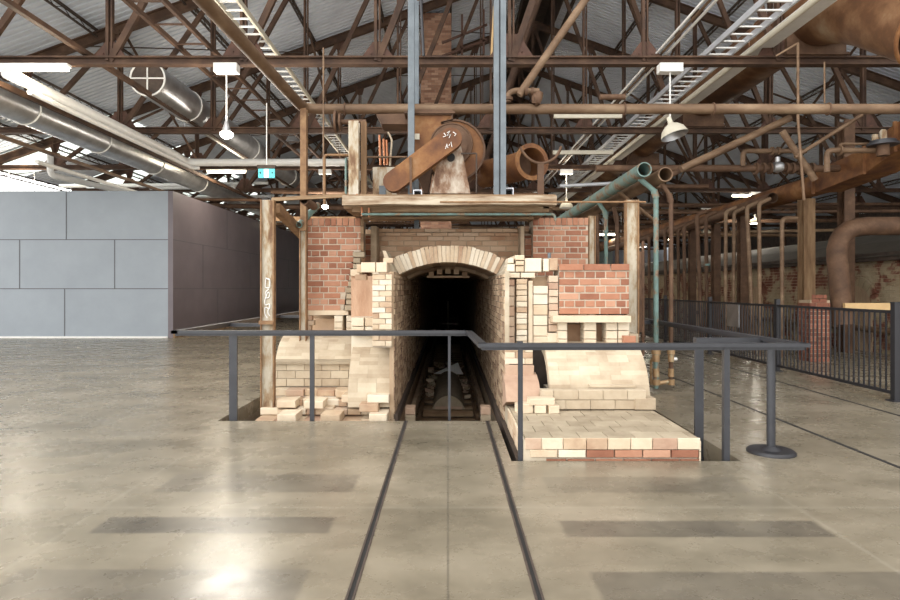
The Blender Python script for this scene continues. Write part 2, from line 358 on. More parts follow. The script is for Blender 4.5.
# trusses --------------------------------------------------------------
PN = HS / 8
def truss_parts():
    P = {}
    P['chord'] = MB().ibar((-HS, 0, 0), (HS, 0, 0), .16, .15, .03)
    for sgn in (-1, 1):
        P['rafter%d' % sgn] = MB().ibar((sgn * HS, 0, .05), (0, 0, SL * HS + .02), .14, .26, .035)
    return P
def diag(k):     # diagonal from chord node k to the rafter node one panel nearer the ridge
    s = 1 if k > 0 else -1; x0 = k * PN; x1 = (k - s) * PN
    return (x0, 0, 0), (x1, 0, SL * (HS - abs(x1)))
ORD = ['nearest', 'second nearest', 'third nearest', 'fourth nearest', 'fifth nearest', 'sixth nearest', 'seventh nearest', 'eighth nearest', 'ninth nearest', 'tenth nearest', 'eleventh nearest', 'farthest']
def gusset(x, z, up, w=.42, h=.34):
    if up: poly = [(x - w / 2 - .12, -.02, z), (x + w / 2 + .12, -.02, z), (x + w / 4, -.02, z + h), (x - w / 4, -.02, z + h)]
    else: poly = [(x - w / 2, -.02, z), (x - w / 4, -.02, z - h), (x + w / 4, -.02, z - h), (x + w / 2, -.02, z)]
    g = MB().prism(poly, (0, .04, 0))
    for i in range(4):
        xx = x - w / 3 + i * w / 4.5; g.disc((xx, -.03, z + (h * .25 if up else -h * .25)), (0, 1, 0), .014, .02, 6)
        g.disc((xx, -.03, z + (h * .6 if up else -h * .55)), (0, 1, 0), .014, .02, 6) if abs(xx - x) < w / 4 else None
    return g
def build_truss(i, full):
    t = thing('roof_truss', 'rusty brown steel roof truss spanning the hall, %s of the row' % ORD[i], 'roof truss', (AX, TY[i], ZC), 'steel roof trusses')
    P = truss_parts()
    P['chord'].build('bottom_chord', 'truss', t)
    P['rafter-1'].build('rafter', 'truss', t); P['rafter1'].build('rafter', 'truss', t)
    allm = MB()
    for k in range(-7, 8):
        x = k * PN; h = SL * (HS - abs(x)); w = .11 if k else .09
        m = MB() if full else allm
        m.bar((x - .035, 0, 0), (x - .035, 0, h), .05, w, (0, 1, 0)); m.bar((x + .035, 0, 0), (x + .035, 0, h), .03, w * .7, (0, 1, 0))
        if full: m.build('post', 'truss', t)
    for k in list(range(-8, 0)) + list(range(1, 9)):
        if abs(k) == 8: continue
        p, q = diag(k); m = MB() if full else allm
        m.bar(p, q, .08, .11, (0, 0, 1))
        if full: m.build('diagonal', 'truss', t)
    for k in range(-7, 8):
        m = gusset(k * PN, .06, True, .55 if k % 2 else .34, .42 if k % 2 else .28)
        n = gusset(k * PN, SL * (HS - abs(k * PN)) + .0, False, .36, .34)
        if full: m.build('gusset_plate', 'gusset', t); n.build('gusset_plate', 'gusset', t)
        else: allm.add(m.v, m.f, 1); allm.add(n.v, n.f, 1)
    if not full: allm.build('web_members', ['truss', 'gusset'], t)
    return t
full0 = build_truss(0, True)
for i in range(1, 6): copy_tree(full0, (AX, TY[i], ZC), 'rusty brown steel roof truss spanning the hall, %s of the row' % ORD[i])
simple0 = build_truss(6, False)
for i in range(7, 12): copy_tree(simple0, (AX, TY[i], ZC), 'rusty brown steel roof truss spanning the hall, %s of the row' % ORD[i])

# lattice purlins on the rafters ----------------------------------------
Y0, Y1 = 7.0, 61.5
def purlin_mesh():
    m = MB().bar((0, Y0, .09), (0, Y1, .09), .07, .05).bar((0, Y0, -.07), (0, Y1, -.07), .045, .04)
    y = Y0; s = 1
    while y < Y1 - .3:
        m.bar((0, y, -.07 * s), (0, y + .3, .07 * s), .014, .014); y += .3; s = -s
    return m
pm = purlin_mesh().build('roof_purlin', 'darksteel'); xs = []
k = -8.5
while k <= 8.5: xs.append(AX + k * PN * .955); k += 1
for i, x in enumerate(xs):
    o = pm if i == 0 else pm.copy()
    if i: COL.objects.link(o)
    o.location = (x, 0, roofz(x) + .12)
    tag(o, 'dark lattice purlin running lengthwise under the corrugated roof sheets', 'purlin', 'lattice purlins under the roof')
# bracing rods between trusses, lengthwise, and sloping rods in the roof plane
bm_ = MB()
cnt = 0
brace0 = MB().bar((0, 0, 0), (0, TY[1] - TY[0], 2.4), .05, .05).bar((0, 0, 2.4), (0, TY[1] - TY[0], 0), .05, .05).build('sway_brace', 'truss')
for k in (-5, -3, 1, 3, 5):
    for i in range(0, 9, 1):
        if (i + k) % 2: continue
        o = brace0 if cnt == 0 else brace0.copy()
        if cnt: COL.objects.link(o)
        cnt += 1
        o.location = (AX + k * PN + .08, TY[i], ZC + .1)
        tag(o, 'crossed rusty steel brace between two neighbouring roof trusses', 'brace', 'sway braces between the trusses')
rod0 = MB().bar((-3.2, 0, -SL * 3.2 * -1 * -1), (1.4, TY[1] - TY[0], SL * 1.4), .03, .03).build('roof_tie_rod', 'darksteel')
cnt = 0
for k in (-7, -4, -1):
    for i in range(1, 7):
        o = rod0 if cnt == 0 else rod0.copy()
        if cnt: COL.objects.link(o)
        cnt += 1; x = AX + k * PN; o.location = (x, TY[i], roofz(x) - .1)
        tag(o, 'thin slanting tie rod just under the left roof slope', 'tie rod', 'tie rods under the left roof slope')

# things carried along the chords ---------------------------------------
def along(name, x, zoff, y0, y1, mesh, m, label, cat, group=None): ...
def ladder(name, x0, x1, zo, y0, y1, railh, railw, step, m, mr, label, cat):
    t = thing(name, label, cat, ((x0 + x1) / 2, y0, EYE + zo)); w = (x1 - x0) / 2
    for s in (-1, 1): MB().box(s * w - railw / 2, s * w + railw / 2, 0, y1 - y0, -railh / 2, railh / 2).build('side_rail', m, t)
    pr = MB().box(-w, w, -.018, .018, -.012, .012).build('rung', mr, t); n = int((y1 - y0) / step)
    pr.location = (0, step / 2, 0)
    rest = MB()
    for i in range(1, n):
        if i < 60: c = pr.copy(); COL.objects.link(c); c.parent = t; c.location = (0, step / 2 + i * step, 0)
        else: rest.box(-w, w, step / 2 + i * step - .018, step / 2 + i * step + .018, -.012, .012)
    if rest.v: rest.build('rung', mr, t)['kind'] = 'stuff'
    return t
ladder('cable_ladder', 4.85, 5.32, 4.42, 8.2, 34, .11, .04, .3, 'tray', 'white', 'long pale steel cable ladder high up over the right of the hall', 'cable ladder')
ladder('cable_ladder', -3.55, -3.22, 4.42, 8.2, 34, .09, .04, .3, 'offwhite', 'white', 'long white cable ladder high up, left of the two blue-grey posts', 'cable ladder')
ladder('brace_frame', -4.75, -4.2, 4.25, 8.5, 45, .08, .06, .78, 'truss', 'truss', 'rusty angle frame with cross pieces running lengthwise, left of the cable ladder', 'steel frame')
def run(name, x, zo, y0, y1, w, h, m, label, cat):
    o = MB().box(-w / 2, w / 2, 0, y1 - y0, -h / 2, h / 2).build(name, m, loc=(x, y0, EYE + zo)); return tag(o, label, cat)
run('cable_trunking', 5.60, 4.3, 7.9, 36, .26, .13, 'white', 'pale silver cable trunking running lengthwise beside the right cable ladder', 'trunking')
pipe('service_pipe', [(5.36, 8, EYE + 4.2), (5.36, 36, EYE + 4.2)], .05, 'offwhite', 'cream service pipe squeezed between cable ladder and silver trunking')
for dx, l, mm in [(0, 'left', 'white'), (.09, 'middle', 'pipe'), (.18, 'right', 'white')]:
    pipe('conduit', [(3.68 + dx, 8, EYE + 4.14), (3.68 + dx, 26, EYE + 4.14)], .022, mm, 'thin conduit along the roof right of centre, %s of the three' % l, 'conduit', n=8)
run('steel_angle', -6.4, 4.15, 8.5, 45, .1, .08, 'truss', 'rusty angle bar running lengthwise above the left tube light', 'steel bar')
run('steel_angle', -7.9, 3.6, 9, 45, .07, .1, 'truss', 'rusty angle bar running lengthwise above the galvanised duct on the left', 'steel bar')
run('steel_angle', -9.6, 3.25, 11, 45, .1, .07, 'pipe', 'greyish flat bar running lengthwise, lowest at the far left', 'steel bar')
pipe('white_pipe', [(-7.5, 10.2, EYE + 3.66), (-7.5, 16.6, EYE + 3.66), (-7.5, 17.2, EYE + 3.6), (-3.6, 17.2, EYE + 3.6), (-2.9, 17.2, EYE + 3.6)], .105, 'white', 'thick white plastic pipe high on the left turning across the hall', rad=.3, n=16)
pipe('white_pipe', [(-7.25, 10.4, EYE + 3.40), (-7.25, 17.0, EYE + 3.40), (-7.05, 17.0, EYE + 3.40)], .05, 'white', 'thinner white pipe running just under the thick white one')
pipe('white_pipe', [(-9.6, 14, EYE + 2.95), (-9.6, 30, EYE + 2.95)], .05, 'white', 'slim white pipe running lengthwise above the grey partition')
pipe('white_pipe', [(-11.6, 17.5, EYE + 3.95), (-11.6, 17.5, EYE + 3.3), (-10.9, 22, EYE + 3.3)], .09, 'white', 'white drop pipe bending above the grey partition at the far left', rad=.2)
def spiral(x, zo, r, y0, y1, label, capped, rims):
    t = thing('spiral_duct', label, 'duct', (x, y0, EYE + zo)); n = int((y1 - y0) / .09); pts = []; rs = []
    for i in range(n + 1):
        pts.append((0, i * .09, 0)); rs.append(r + (.011 if i % 2 else 0))
    MB().tube(pts, rs, 32).build('tube', 'galv', t)
    for yy in rims: MB().ring((0, yy - y0, 0), (0, 1, 0), r + .012, .016, 32).build('rim', 'white', t)
    if capped:
        MB().disc((0, -.01, 0), (0, 1, 0), r * .98, .02, 32).build('mesh_cover', 'darksteel', t)
        MB().box(-r, r, -.04, -.02, -.012, .012).box(-.012, .012, -.04, -.02, -r, r).ring((0, -.02, 0), (0, 1, 0), r, .02, 32).build('cross_bar', 'white', t)
    return t
spiral(-6.45, 4.5, .37, 12.9, 36, 'big galvanised spiral duct with round mesh-covered open end and white cross', True, (14.8, 19.3, 24, 28))
spiral(-8.75, 3.72, .33, 9.5, 40, 'lower galvanised spiral duct running lengthwise over the grey partition', False, (12.4, 15, 17.8, 21, 25))
tag(MB().box(-.42, .42, -.03, .03, -.03, 0).bar((-.4, 0, 0), (-.4, 0, .25), .02, .02).build('duct_hanger', 'tray', loc=(-6.45, 15.6, EYE + 4.12)), 'pale hanger bracket under the capped spiral duct', 'bracket')

# great rusty duct on the right --------------------------------------------
t = thing('rusty_flue_duct', 'huge round rusty duct under the roof at the right with open curved end', 'duct', (6.45, 9.6, EYE + 4.86))
pts = fillet([(0, 34, 0), (0, 1.2, 0), (.08, .0, -.35), (.25, -1.35, -1.3)], .8, 10)
MB().tube(pts, .52, 36, 0, .02).build('tube', 'ductrust', t)
for q in (2.2, 6, 11, 16, 21): MB().ring((0, q, 0), (0, 1, 0), .53, .02, 32).build('seam_ring', 'ductrust', t)
MB().ring(pts[-1], Vector(pts[-1]) - Vector(pts[-2]), .53, .03, 32).build('end_flange', 'rust', t)
for i in range(4):
    o = MB().box(-.52, .52, -.1, .1, -.02, .34).box(-.55, .55, -.14, .14, -.04, 0).build('duct_saddle', 'rustred', loc=(6.45, TY[i], ZC + .115))
    tag(o, 'rusty box saddle carrying the great duct on the %s roof truss' % ORD[i], 'saddle', 'saddles under the great duct')
# ------------------------------------------------------------ lamps
def pendant(i, x, lit, what):
    zc = ZC - .1; t = thing('pendant_lamp', what, 'lamp', (x, TY[i] - .12, zc), 'pendant lamps under the trusses' if False else None)
    MB().box(-.2, .2, -.1, .08, -.15, .0).build('gear_box', 'white', t)
    MB().tube([(0, -.02, -.15), (0, -.02, -1.0)], .014, 8).build('stem', 'white', t)
    return t
def bell(t, lit):
    n = 28; prof = [(.04, -.92), (.045, -1.0), (.05, -1.04), (.12, -1.08), (.19, -1.15), (.225, -1.24), (.235, -1.27)]
    m = MB(); vs = [(r * math.cos(6.28318 * k / n), -.02 + r * math.sin(6.28318 * k / n), z) for r, z in prof for k in range(n)]
    L = len(prof)
    m.add(vs, [(i * n + k, i * n + (k + 1) % n, (i + 1) * n + (k + 1) % n, (i + 1) * n + k) for i in range(L - 1) for k in range(n)], 0, True)
    vs = [(max(r - .012, .01) * math.cos(6.28318 * k / n), -.02 + max(r - .012, .01) * math.sin(6.28318 * k / n), z - .003) for r, z in prof for k in range(n)]
    m.add(vs, [(i * n + k, (i + 1) * n + k, (i + 1) * n + (k + 1) % n, i * n + (k + 1) % n) for i in range(L - 1) for k in range(n)], 1, True)
    s = m.build('lamp_shade', ['offwhite', 'galv'], t)
    MB().tube([(0, -.02, -1.06), (0, -.02, -1.12), (0, -.02, -1.17), (0, -.02, -1.2)], [.03, .05, .045, .015], 12).build('bulb', 'glow' if lit else 'white', t)
t = pendant(0, 3.87, False, 'unlit cream bell-shaped pendant lamp hanging at the right under the nearest truss'); bell(t, False)
for ch in t.children:
    if ch.name.startswith('lamp_shade'):
        ch.data.transform(Matrix.Translation((0, -.02, -1.0)) @ Matrix.Rotation(math.radians(-14), 4, 'Y') @ Matrix.Rotation(math.radians(-10), 4, 'X') @ Matrix.Translation((0, .02, 1.0)))
t = pendant(2, 3.9, True, 'lit bell-shaped pendant lamp in the distance above the right-hand brick pier'); bell(t, True)
for i, x, w in [(0, -3.86, 'blazing bare pendant lamp hanging on the left from the nearest truss'), (2, -4.05, 'blazing pendant lamp seen just over the left red brick pier')]:
    t = pendant(i, x, True, w)
    MB().tube([(0, -.02, -1.0), (0, -.02, -1.1), (0, -.02, -1.18)], [.03, .06, .08], 16).build('lamp_shade', 'galv', t)
    MB().tube([(0, -.02, -1.17), (0, -.02, -1.2), (0, -.02, -1.26), (0, -.02, -1.3)], [.06, .11, .10, .03], 16).build('bulb', 'flood', t)
def batten(x, y, z, label, wd=1.3, hang=0):
    t = thing('tube_light', label, 'light fitting', (x, y, z))
    MB().box(-wd / 2, wd / 2, -.07, .07, 0, .045).build('housing', 'white', t)
    for s in (-1, 1): MB().tube([(-wd / 2 + .04, s * .035, -.035), (wd / 2 - .04, s * .035, -.035)], .028, 10).build('tube', 'glow', t)
    if hang:
        for s in (-1, 1): MB().tube([(s * wd * .35, 0, .045), (s * wd * .35, 0, hang)], .008, 6).build('hanger_rod', 'white', t)
batten(-7.25, TY[0] - .14, ZC - .15, 'lit twin tube light hung at top left under the nearest truss')
batten(-7.3, TY[2] - .14, ZC - .14, 'lit tube light under the third truss, left of the exit sign')
batten(12.2, TY[3] - .14, ZC - .22, 'lit tube light on the right above the long rusty header duct')
batten(8.2, 30, EYE + 2.7, 'far lit tube light seen between the right piers and white post', 1.3, 1.1)
batten(9.9, 30, EYE + 4.2, 'small distant lit tube light low behind the teal pipes', 1.0, .4)
batten(-14.0, TY[2] - .2, EYE + 3.05, 'lit tube light at the far left just above the grey partition', 1.2, .8)
for x, y, z, l in [(14.4, 28, EYE + 3.9, 'small bright bulb far right above the elbow pipe'), (9.6, 26, EYE + 2.1, 'small yellow bulb among the drop pipes on the right'), (-8.1, 27.5, EYE + 2.9, 'small yellow bulb beyond the dark partition near the graffiti column')]:
    o = MB().tube([(0, 0, -.06), (0, 0, 0), (0, 0, .05)], [.02, .06, .03], 12).build('light_bulb', 'glow', loc=(x, y, z)); tag(o, l, 'bulb')
    MB().tube([(0, 0, .05), (0, 0, .5)], .012, 6).build('flex', 'black', o)
# exit sign
t = thing('exit_sign', 'small teal and white running-man exit sign hanging on a white rod', 'exit sign', (-4.02, 13.3, 4.05))
MB().box(-.18, .18, -.02, .02, -.11, .09).build('sign_panel', 'signteal', t)
MB().box(-.2, .2, -.045, .045, .09, .17).build('housing', 'darksteel', t)
MB().tube([(0, 0, .17), (0, 0, 1.55)], .012, 8).build('hanger_rod', 'white', t)
m = MB().box(-.05, .05, -.026, -.02, -.10, .08)
m.build('doorway_mark', 'signwhite', t)
m = MB().disc((0.005, -.03, .05), (0, 1, 0), .014, .006, 12)
for a, b in [((0, .035), (-.005, -.01)), ((-.005, -.01), (.025, -.04)), ((.025, -.04), (.022, -.08)), ((-.005, -.01), (-.02, -.045)), ((-.02, -.045), (-.04, -.06)), ((0, .03), (.028, .01)), ((0, .03), (-.025, .015))]:
    m.bar((a[0], -.03, a[1]), (b[0], -.03, b[1]), .006, .010, (0, 0, 1) if abs(a[0] - b[0]) > .01 else (1, 0, 0))
for s in (-1, 1): m.prism([(s * .12, -.03, -.03), (s * .12, -.03, .03), (s * .155, -.03, 0)], (0, .006, 0))
m.build('running_figure', 'dark', t)

# ------------------------------------------------------------ the kiln
K = thing('tunnel_kiln', 'long brick tunnel kiln with pale firebrick archway and red brick piers', 'kiln', (0, 8, 0))
def kb(mb, name, mats): 
    o = mb.build(name, mats, K); o.location = (0, -8, 0); return o
UX, UZ, NF = (1, 0, 0), (0, 0, 1), (0, -1, 0)
TW = .66
# arch ring
YA = 8.1; ri, cz = 1.40, .45; a0 = math.asin(.66 / ri); n = 27; m = MB()
for i in range(n):
    a, b = -a0 + 2 * a0 * (i + .06) / n, -a0 + 2 * a0 * (i + .94) / n; r1 = ri + .225 + R.uniform(-.008, .012); dy = R.uniform(-.006, .01)
    q = [(ri * math.sin(a), YA + dy, cz + ri * math.cos(a)), (ri * math.sin(b), YA + dy, cz + ri * math.cos(b)), (r1 * math.sin(b), YA + dy, cz + r1 * math.cos(b)), (r1 * math.sin(a), YA + dy, cz + r1 * math.cos(a))]
    m.prism(q, (0, .35, 0))
kb(m, 'arch', 'fire')
m = MB()   # mortar behind voussoirs
P = [(math.sin(t_) * (ri + .01), YA + .015, cz + math.cos(t_) * (ri + .01)) for t_ in [-a0 + 2 * a0 * k / 12 for k in range(13)]]
Q = [(math.sin(t_) * (ri + .2), YA + .015, cz + math.cos(t_) * (ri + .2)) for t_ in [-a0 + 2 * a0 * k / 12 for k in range(13)]]
for k in range(12): m.prism([P[k], P[k + 1], Q[k + 1], Q[k]], (0, .32, 0))
kb(m, 'arch_mortar', 'mortar')
# tunnel vault & walls
m = MB(); N2 = 12
for (y0, y1, dr) in [(8.42, 9.6, 0), (9.6, 10.4, -.05), (10.4, 45, .03)]:
    rr = ri + dr
    for k in range(N2):
        ta, tb = [-a0 + 2 * a0 * q / N2 for q in (k, k + 1)]
        m.prism([(rr * math.sin(ta), y0, cz + rr * math.cos(ta)), (rr * math.sin(tb), y0, cz + rr * math.cos(tb)), ((rr + .2) * math.sin(tb), y0, cz + (rr + .2) * math.cos(tb)), ((rr + .2) * math.sin(ta), y0, cz + (rr + .2) * math.cos(ta))], (0, y1 - y0, 0))
kb(m, 'tunnel_vault', 'soot')
for s in (-1, 1):
    m = MB(); ys = 7.28 if s < 0 else 6.95
    x = s * TW
    yb = 8.3 if s < 0 else 7.45
    m.box(min(x, x + s * .22), max(x, x + s * .22), yb, 46, -.85, 1.70, 1).box(min(x, x + s * .05), max(x, x + s * .05), ys, yb, -.85, 1.70, 1)
    if s > 0: m.box(x + .0, x + .2, 5.25, ys, -.85, .17, 1)
    # real bricks on the inner face of the first metres
    courses(m, (x, ys if s > 0 else 14, -.3), (0, 1, 0) if s > 0 else (0, -1, 0), UZ, (-s, 0, 0), 14 - ys, 1.96, .23, .066, .008, 'run', 0, jit=.006, d=.012)
    kb(m, 'tunnel_wall', ['soot', 'greyplaster' if s > 0 else 'soot'])
    m = MB().box(min(s * TW, s * (TW - .05)), max(s * TW, s * (TW - .05)), ys - (1.7 if s > 0 else 0), 46, -.16, -.03)
    kb(m, 'steel_kerb', 'darksteel')
# rib brackets under the vault near the mouth
m = MB()
for k in range(-2, 3): m.box(k * .13 - .04, k * .13 + .04, 9.3, 9.4, 1.77 - .012 * k * k - .045, 1.80 - .012 * k * k)
m.box(-.33, .33, 9.33, 9.38, 1.66, 1.69)
kb(m, 'vault_bracket', 'soot')
# body of the kiln behind the front
m = MB()
for s in (-1, 1):
    a, b = sorted((s * (TW + .2), s * 2.2)); m.box(a, b, 9.45, 45, -.85, 2.35)
m.box(-2.2, 2.2, 9.45, 45, 2.06, 2.42)
for s in (-1, 1):
    a, b = sorted((s * (TW + .2), s * (2.1))); m.box(a, b, 8.8 if s < 0 else 7.4, 9.45, -.85, 1.05)
kb(m, 'kiln_body', 'brown')
# brown brick wall over the arch
m = MB().box(-1.16, 1.2, 9.3, 9.45, 1.96, 2.42, 1).box(-1.16, -.7, 9.3, 9.45, 1.5, 1.96, 1).box(.7, 1.2, 9.3, 9.45, 1.5, 1.96, 1)
courses(m, (-1.16, 9.3, 1.5), UX, UZ, NF, 2.36, .80, .23, .07, .012, 'run', 0, lambda u, v: v > .46 or abs(u - 1.16) > .72, d=.008)
courses(m, (-1.2, 9.27, 2.3), UX, UZ, NF, 2.44, .12, .23, .05, .01, 'run', 0, d=.05)
kb(m, 'upper_wall', ['brown', 'mortarbrown'])
kb(MB().box(X(374, 9.3), X(378, 9.1), 8.9, 9.3, 1.6, 2.42), 'wall_return', 'mortarbrown'); kb(MB().box(X(519.5, 9.1), X(523, 9.1), 8.95, 9.3, 1.6, 2.42), 'wall_return', 'mortarbrown')

# --- left red pier
YL = 8.6; xl, xr = -2.02, -1.25; z0, z1 = 1.18, 2.49
def lmask(u, v): 
    zz = z0 + v; return xl + u < (-1.46 + (zz - z0) * .19 if zz < 2.05 else -1.26)
m = MB().prism([(xl, YL, z0), (-1.5, YL, z0), (-1.36, YL, 2.02), (xr, YL, 2.02), (xr, YL, z1), (xl, YL, z1)], (0, .5, 0), 1)
courses(m, (xl, YL, z0), UX, UZ, NF, xr - xl, 1.2, .23, .071, .0155, 'english', 0, lmask, d=.009, jit=.0015)
courses(m, (xl, YL, z0 + 1.21), UX, UZ, NF, xr - xl, .11, .076 * 2 + .01, .11, .0105, 'head', 0, d=.02)
kb(m, 'red_brick_pier', ['red', 'mortar'])
m = MB()   # crumbling pale brick ends down the sloping edge
z = z0
while z < 1.99:
    xe = -1.48 + (z - z0) * .19; w = R.choice([.10, .13, .17]); m.brick((xe + R.uniform(-.02, .02), YL + .02, z), (w, 0, 0), (0, 0, .074), (0, -.09 - R.uniform(0, .06), 0), 0, .01); z += .084
kb(m, 'crumbled_edge', 'firedust')
# set-back sliver of red brick between pier and brown wall
for xa, xb in [(X(365, 9.2), X(374.5, 9.2)), (X(524.5, 9.2), X(532, 9.2))]:
    m = MB().box(xa, xb, 9.18, 9.3, 1.4, 2.33, 1); courses(m, (xa, 9.18, 1.4), UX, UZ, NF, xb - xa, .9, .23, .076, .01, 'run', 0, d=.012); kb(m, 'red_brick_infill', ['red', 'mortar'])
kb(MB().box(X(361, 8.6), X(364, 8.6), 8.55, 8.62, 2.02, 2.49), 'edge_strip', 'timber')
# left pale jamb
YJ = 7.25; m = MB().box(-.905, -.68, YJ, 8.2, .78, 1.67, 1)
courses(m, (-.91, YJ, .80), UX, UZ, NF, .235, .885, .155, .062, .005, 'run', 0, jit=.008, d=.03)
kb(m, 'jamb', ['fire', 'mortar'])
m = MB().box(-1.02, -.74, 7.3, 8.3, 1.70, 1.8)
m.brick((-1.05, 7.3, 1.69), (.17, 0, 0), (0, 0, .12), (0, -.05, 0)).brick((-.87, 7.3, 1.69), (.13, 0, 0), (0, 0, .12), (0, -.04, 0)).brick((-1.12, 7.45, 1.69), (.06, 0, 0), (0, 0, .10), (0, -.08, 0))
m.brick((-1.16, 7.6, 1.60), (.14, 0, 0), (0, 0, .07), (0, -.1, 0)).brick((-.80, 7.6, 1.81), (.12, 0, 0), (0, 0, .06), (0, -.2, 0))
m.brick((-1.30, 8.3, 1.66), (.12, 0, 0), (0, 0, .09), (0, -.3, 0))
kb(m, 'jamb_capping', 'fire')
kb(MB().prism([(-.76, 7.7, 1.67), (-.68, 7.7, 1.67), (-.66, 7.7, 1.67), (-.80, 7.7, 1.98), (-.84, 7.7, 1.98)], (0, .6, 0)), 'arch_haunch', 'greyplaster')
kb(MB().prism([(.76, 7.3, 1.67), (.68, 7.3, 1.67), (.66, 7.3, 1.67), (.77, 7.3, 1.88), (.82, 7.3, 1.88)], (0, .9, 0)), 'arch_haunch', 'greyplaster')
kb(MB().box(-1.30, -.9, 8.05, 8.7, 1.08, 1.66), 'recess_panel', 'plaster')
m = MB()
for i, (a, b) in enumerate([(-1.22, -1.06), (-1.05, -.92)]):
    for j in range(2): m.brick((a, 7.75, .9 + j * .115), (b - a - .006, 0, 0), (0, 0, .108), (0, -.15, 0), 0, .008)
m.box(-1.24, -.9, 7.7, 8.2, .3, 1.12)
kb(m, 'jamb_footing', 'fire')
# left lintel and flue openings
m = MB().box(-2.02, -1.42, YL - .06, YL + .1, 1.115, 1.18); kb(m, 'lintel', 'fire')
kb(MB().box(-2.1, -1.2, 8.95, 9.3, .8, 1.15), 'flue_back', 'soot')
for xa, xb, mm in [(X(334.5, 8.55), X(343, 8.55), 'fire'), (X(346, 8.5), X(356, 8.5), 'fire')]:
    m = MB(); z = .84
    while z < 1.08: m.brick((xa, YL + .05, z), (xb - xa, 0, 0), (0, 0, .085), (0, -.12, 0), 0, .008); z += .09
    m.box(xa, xb, YL + .05, YL + .4, .8, 1.11); kb(m, 'flue_pillar', mm)
m = MB()
for j, (a, b) in enumerate([(302, 313), (302.5, 311), (304, 314), (305, 312)]): m.brick((X(a, 8.55), YL + .05, .83 + j * .07), (X(b, 8.55) - X(a, 8.55), 0, 0), (0, 0, .066), (0, -.12, 0), 0, .008)
kb(m, 'flue_pillar', 'firesalmon')

def vault(x0, x1, yc, zc, r, th, a1=88, name='firebox_vault', seg=10, mm='vaultmat', rows=6):
    m = MB()
    x = x0; col = 0
    # shell of blocks: rows around the curve, staggered along x
    for i in range(rows):
        A, B = math.radians(2 + a1 * i / rows), math.radians(2 + a1 * (i + 1) / rows); x = x0; L_ = .23
        first = True
        while x < x1 - .01:
            l = L_ * (.5 if (first and i % 2) else 1) ; first = False
            if x1 - x - l < .08: l = x1 - x
            e = min(x + l - .0015, x1); dr = R.uniform(-.0015, .0015); sub = 3; 
            for q in range(sub):
                a, b = A + (B - A) * q / sub, A + (B - A) * (q + 1) / sub
                pr = [(x, yc - math.sin(t_) * rad, zc + math.cos(t_) * rad) for t_, rad in ((a, r + dr), (b, r + dr), (b, r - th), (a, r - th))]
                m.prism(pr, (e - x, 0, 0))
            x += l
    return kb(m, name, mm)
vault(-2.35, -1.24, 8.72, .22, .62, .13)
vault(-1.22, -.695, 8.1, .05, .80, .15, rows=7)
# left block under the vault
m = MB().box(-2.36, -1.22, 7.99, 8.75, -.2, .5, 1)
courses(m, (-2.37, 7.99, .2), UX, UZ, NF, 1.15, .31, .23, .10, .004, 'run', 0, jit=.006, d=.05)
kb(m, 'firebox_wall', ['vaultmat', 'mortar'])
kb(MB().box(-2.37, -1.28, 7.9, 8.2, .497, .53), 'firebox_ledge', 'firedust')
# stepped, crumbling footing
m = MB().box(-2.3, -.74, 7.75, 8.6, -.85, .1, 1)
for j, (yy, zt, xa, xb) in enumerate([(7.72, .19, -2.32, -.70), (7.5, .10, -2.34, -.69), (7.36, .02, -2.32, -.70), (7.12, -.07, -2.30, -.69), (7.0, -.16, -2.28, -.74), (6.98, -.25, -2.3, -.8)]):
    x = xa
    while x < xb - .05:
        l = R.choice([.11, .23, .23, .23, .17]); l = min(l, xb - x); dz = R.choice([0, 0, 0, -.012, .008]); p = R.uniform(0, .09)
        m.brick((x, 7.95, zt - .088), (l - .006, 0, 0), (0, 0, .083 + dz), (0, -(7.95 - yy - p), 0), 2 if R.random() < .22 else 0, .008); x += l
for xa, w, yy, z in [(-1.22, .30, 7.55, .27), (-.97, .26, 7.3, .20), (-1.42, .2, 7.7, .19), (-1.18, .12, 7.5, .34), (-1.05, .22, 7.2, .11), (-1.3, .23, 7.42, .18), (-.92, .21, 7.08, .02), (-1.75, .23, 7.4, .11), (-2.1, .23, 7.45, .11), (-1.5, .23, 7.15, .0), (-2.0, .22, 7.12, .01)]:
    m.brick((xa, yy + .2, z - .08), (w, 0, 0), (0, 0, .09), (0, -.3, 0), 0, .008)
kb(m, 'stepped_footing', ['fire', 'mortar', 'firesalmon'])

# --- right side
YR = 7.15
xa, xb, za, zb = 1.325, 2.155, 1.19, 1.79
m = MB().box(xa, xb, YR, 7.5, za, zb - .03, 1)
courses(m, (xa, YR, za), UX, UZ, NF, xb - xa, .515, .23, .071, .0155, 'english', 0, d=.009, jit=.0015)
courses(m, (xa, YR, za + .52), UX, UZ, NF, xb - xa, .078, .3, .075, .012, 'run', 0, jit=.015, d=.02, rnd=.4)
kb(m, 'red_brick_pier', ['red', 'mortar'])
ya = 9.0; xa, xb = X(533, ya), X(588, ya)
m = MB().box(xa, xb, ya, 9.4, 1.2, 2.54, 1); courses(m, (xa, ya, 1.6), UX, UZ, NF, xb - xa, .82, .23, .071, .0155, 'english', 0, d=.009, jit=.0015)
courses(m, (xa, ya, 2.44), UX, UZ, NF, xb - xa, .11, .16, .11, .01, 'head', 0, d=.02)
kb(m, 'red_brick_pier', ['red', 'mortar'])
m = MB().box(X(551, 7.1), X(628, 7.1), 6.98, 7.2, 1.1, 1.175); kb(m, 'lintel', 'fire')
for a, b in [(558, 567), (584, 596), (606, 617), (618, 629)]:
    m = MB(); z = .8
    while z < 1.09: m.brick((X(a, 7.1), 7.3, z), (X(b, 7.1) - X(a, 7.1), 0, 0), (0, 0, .093), (0, -.22, 0), 0, .006); z += .1
    kb(m, 'flue_pillar', 'fire')
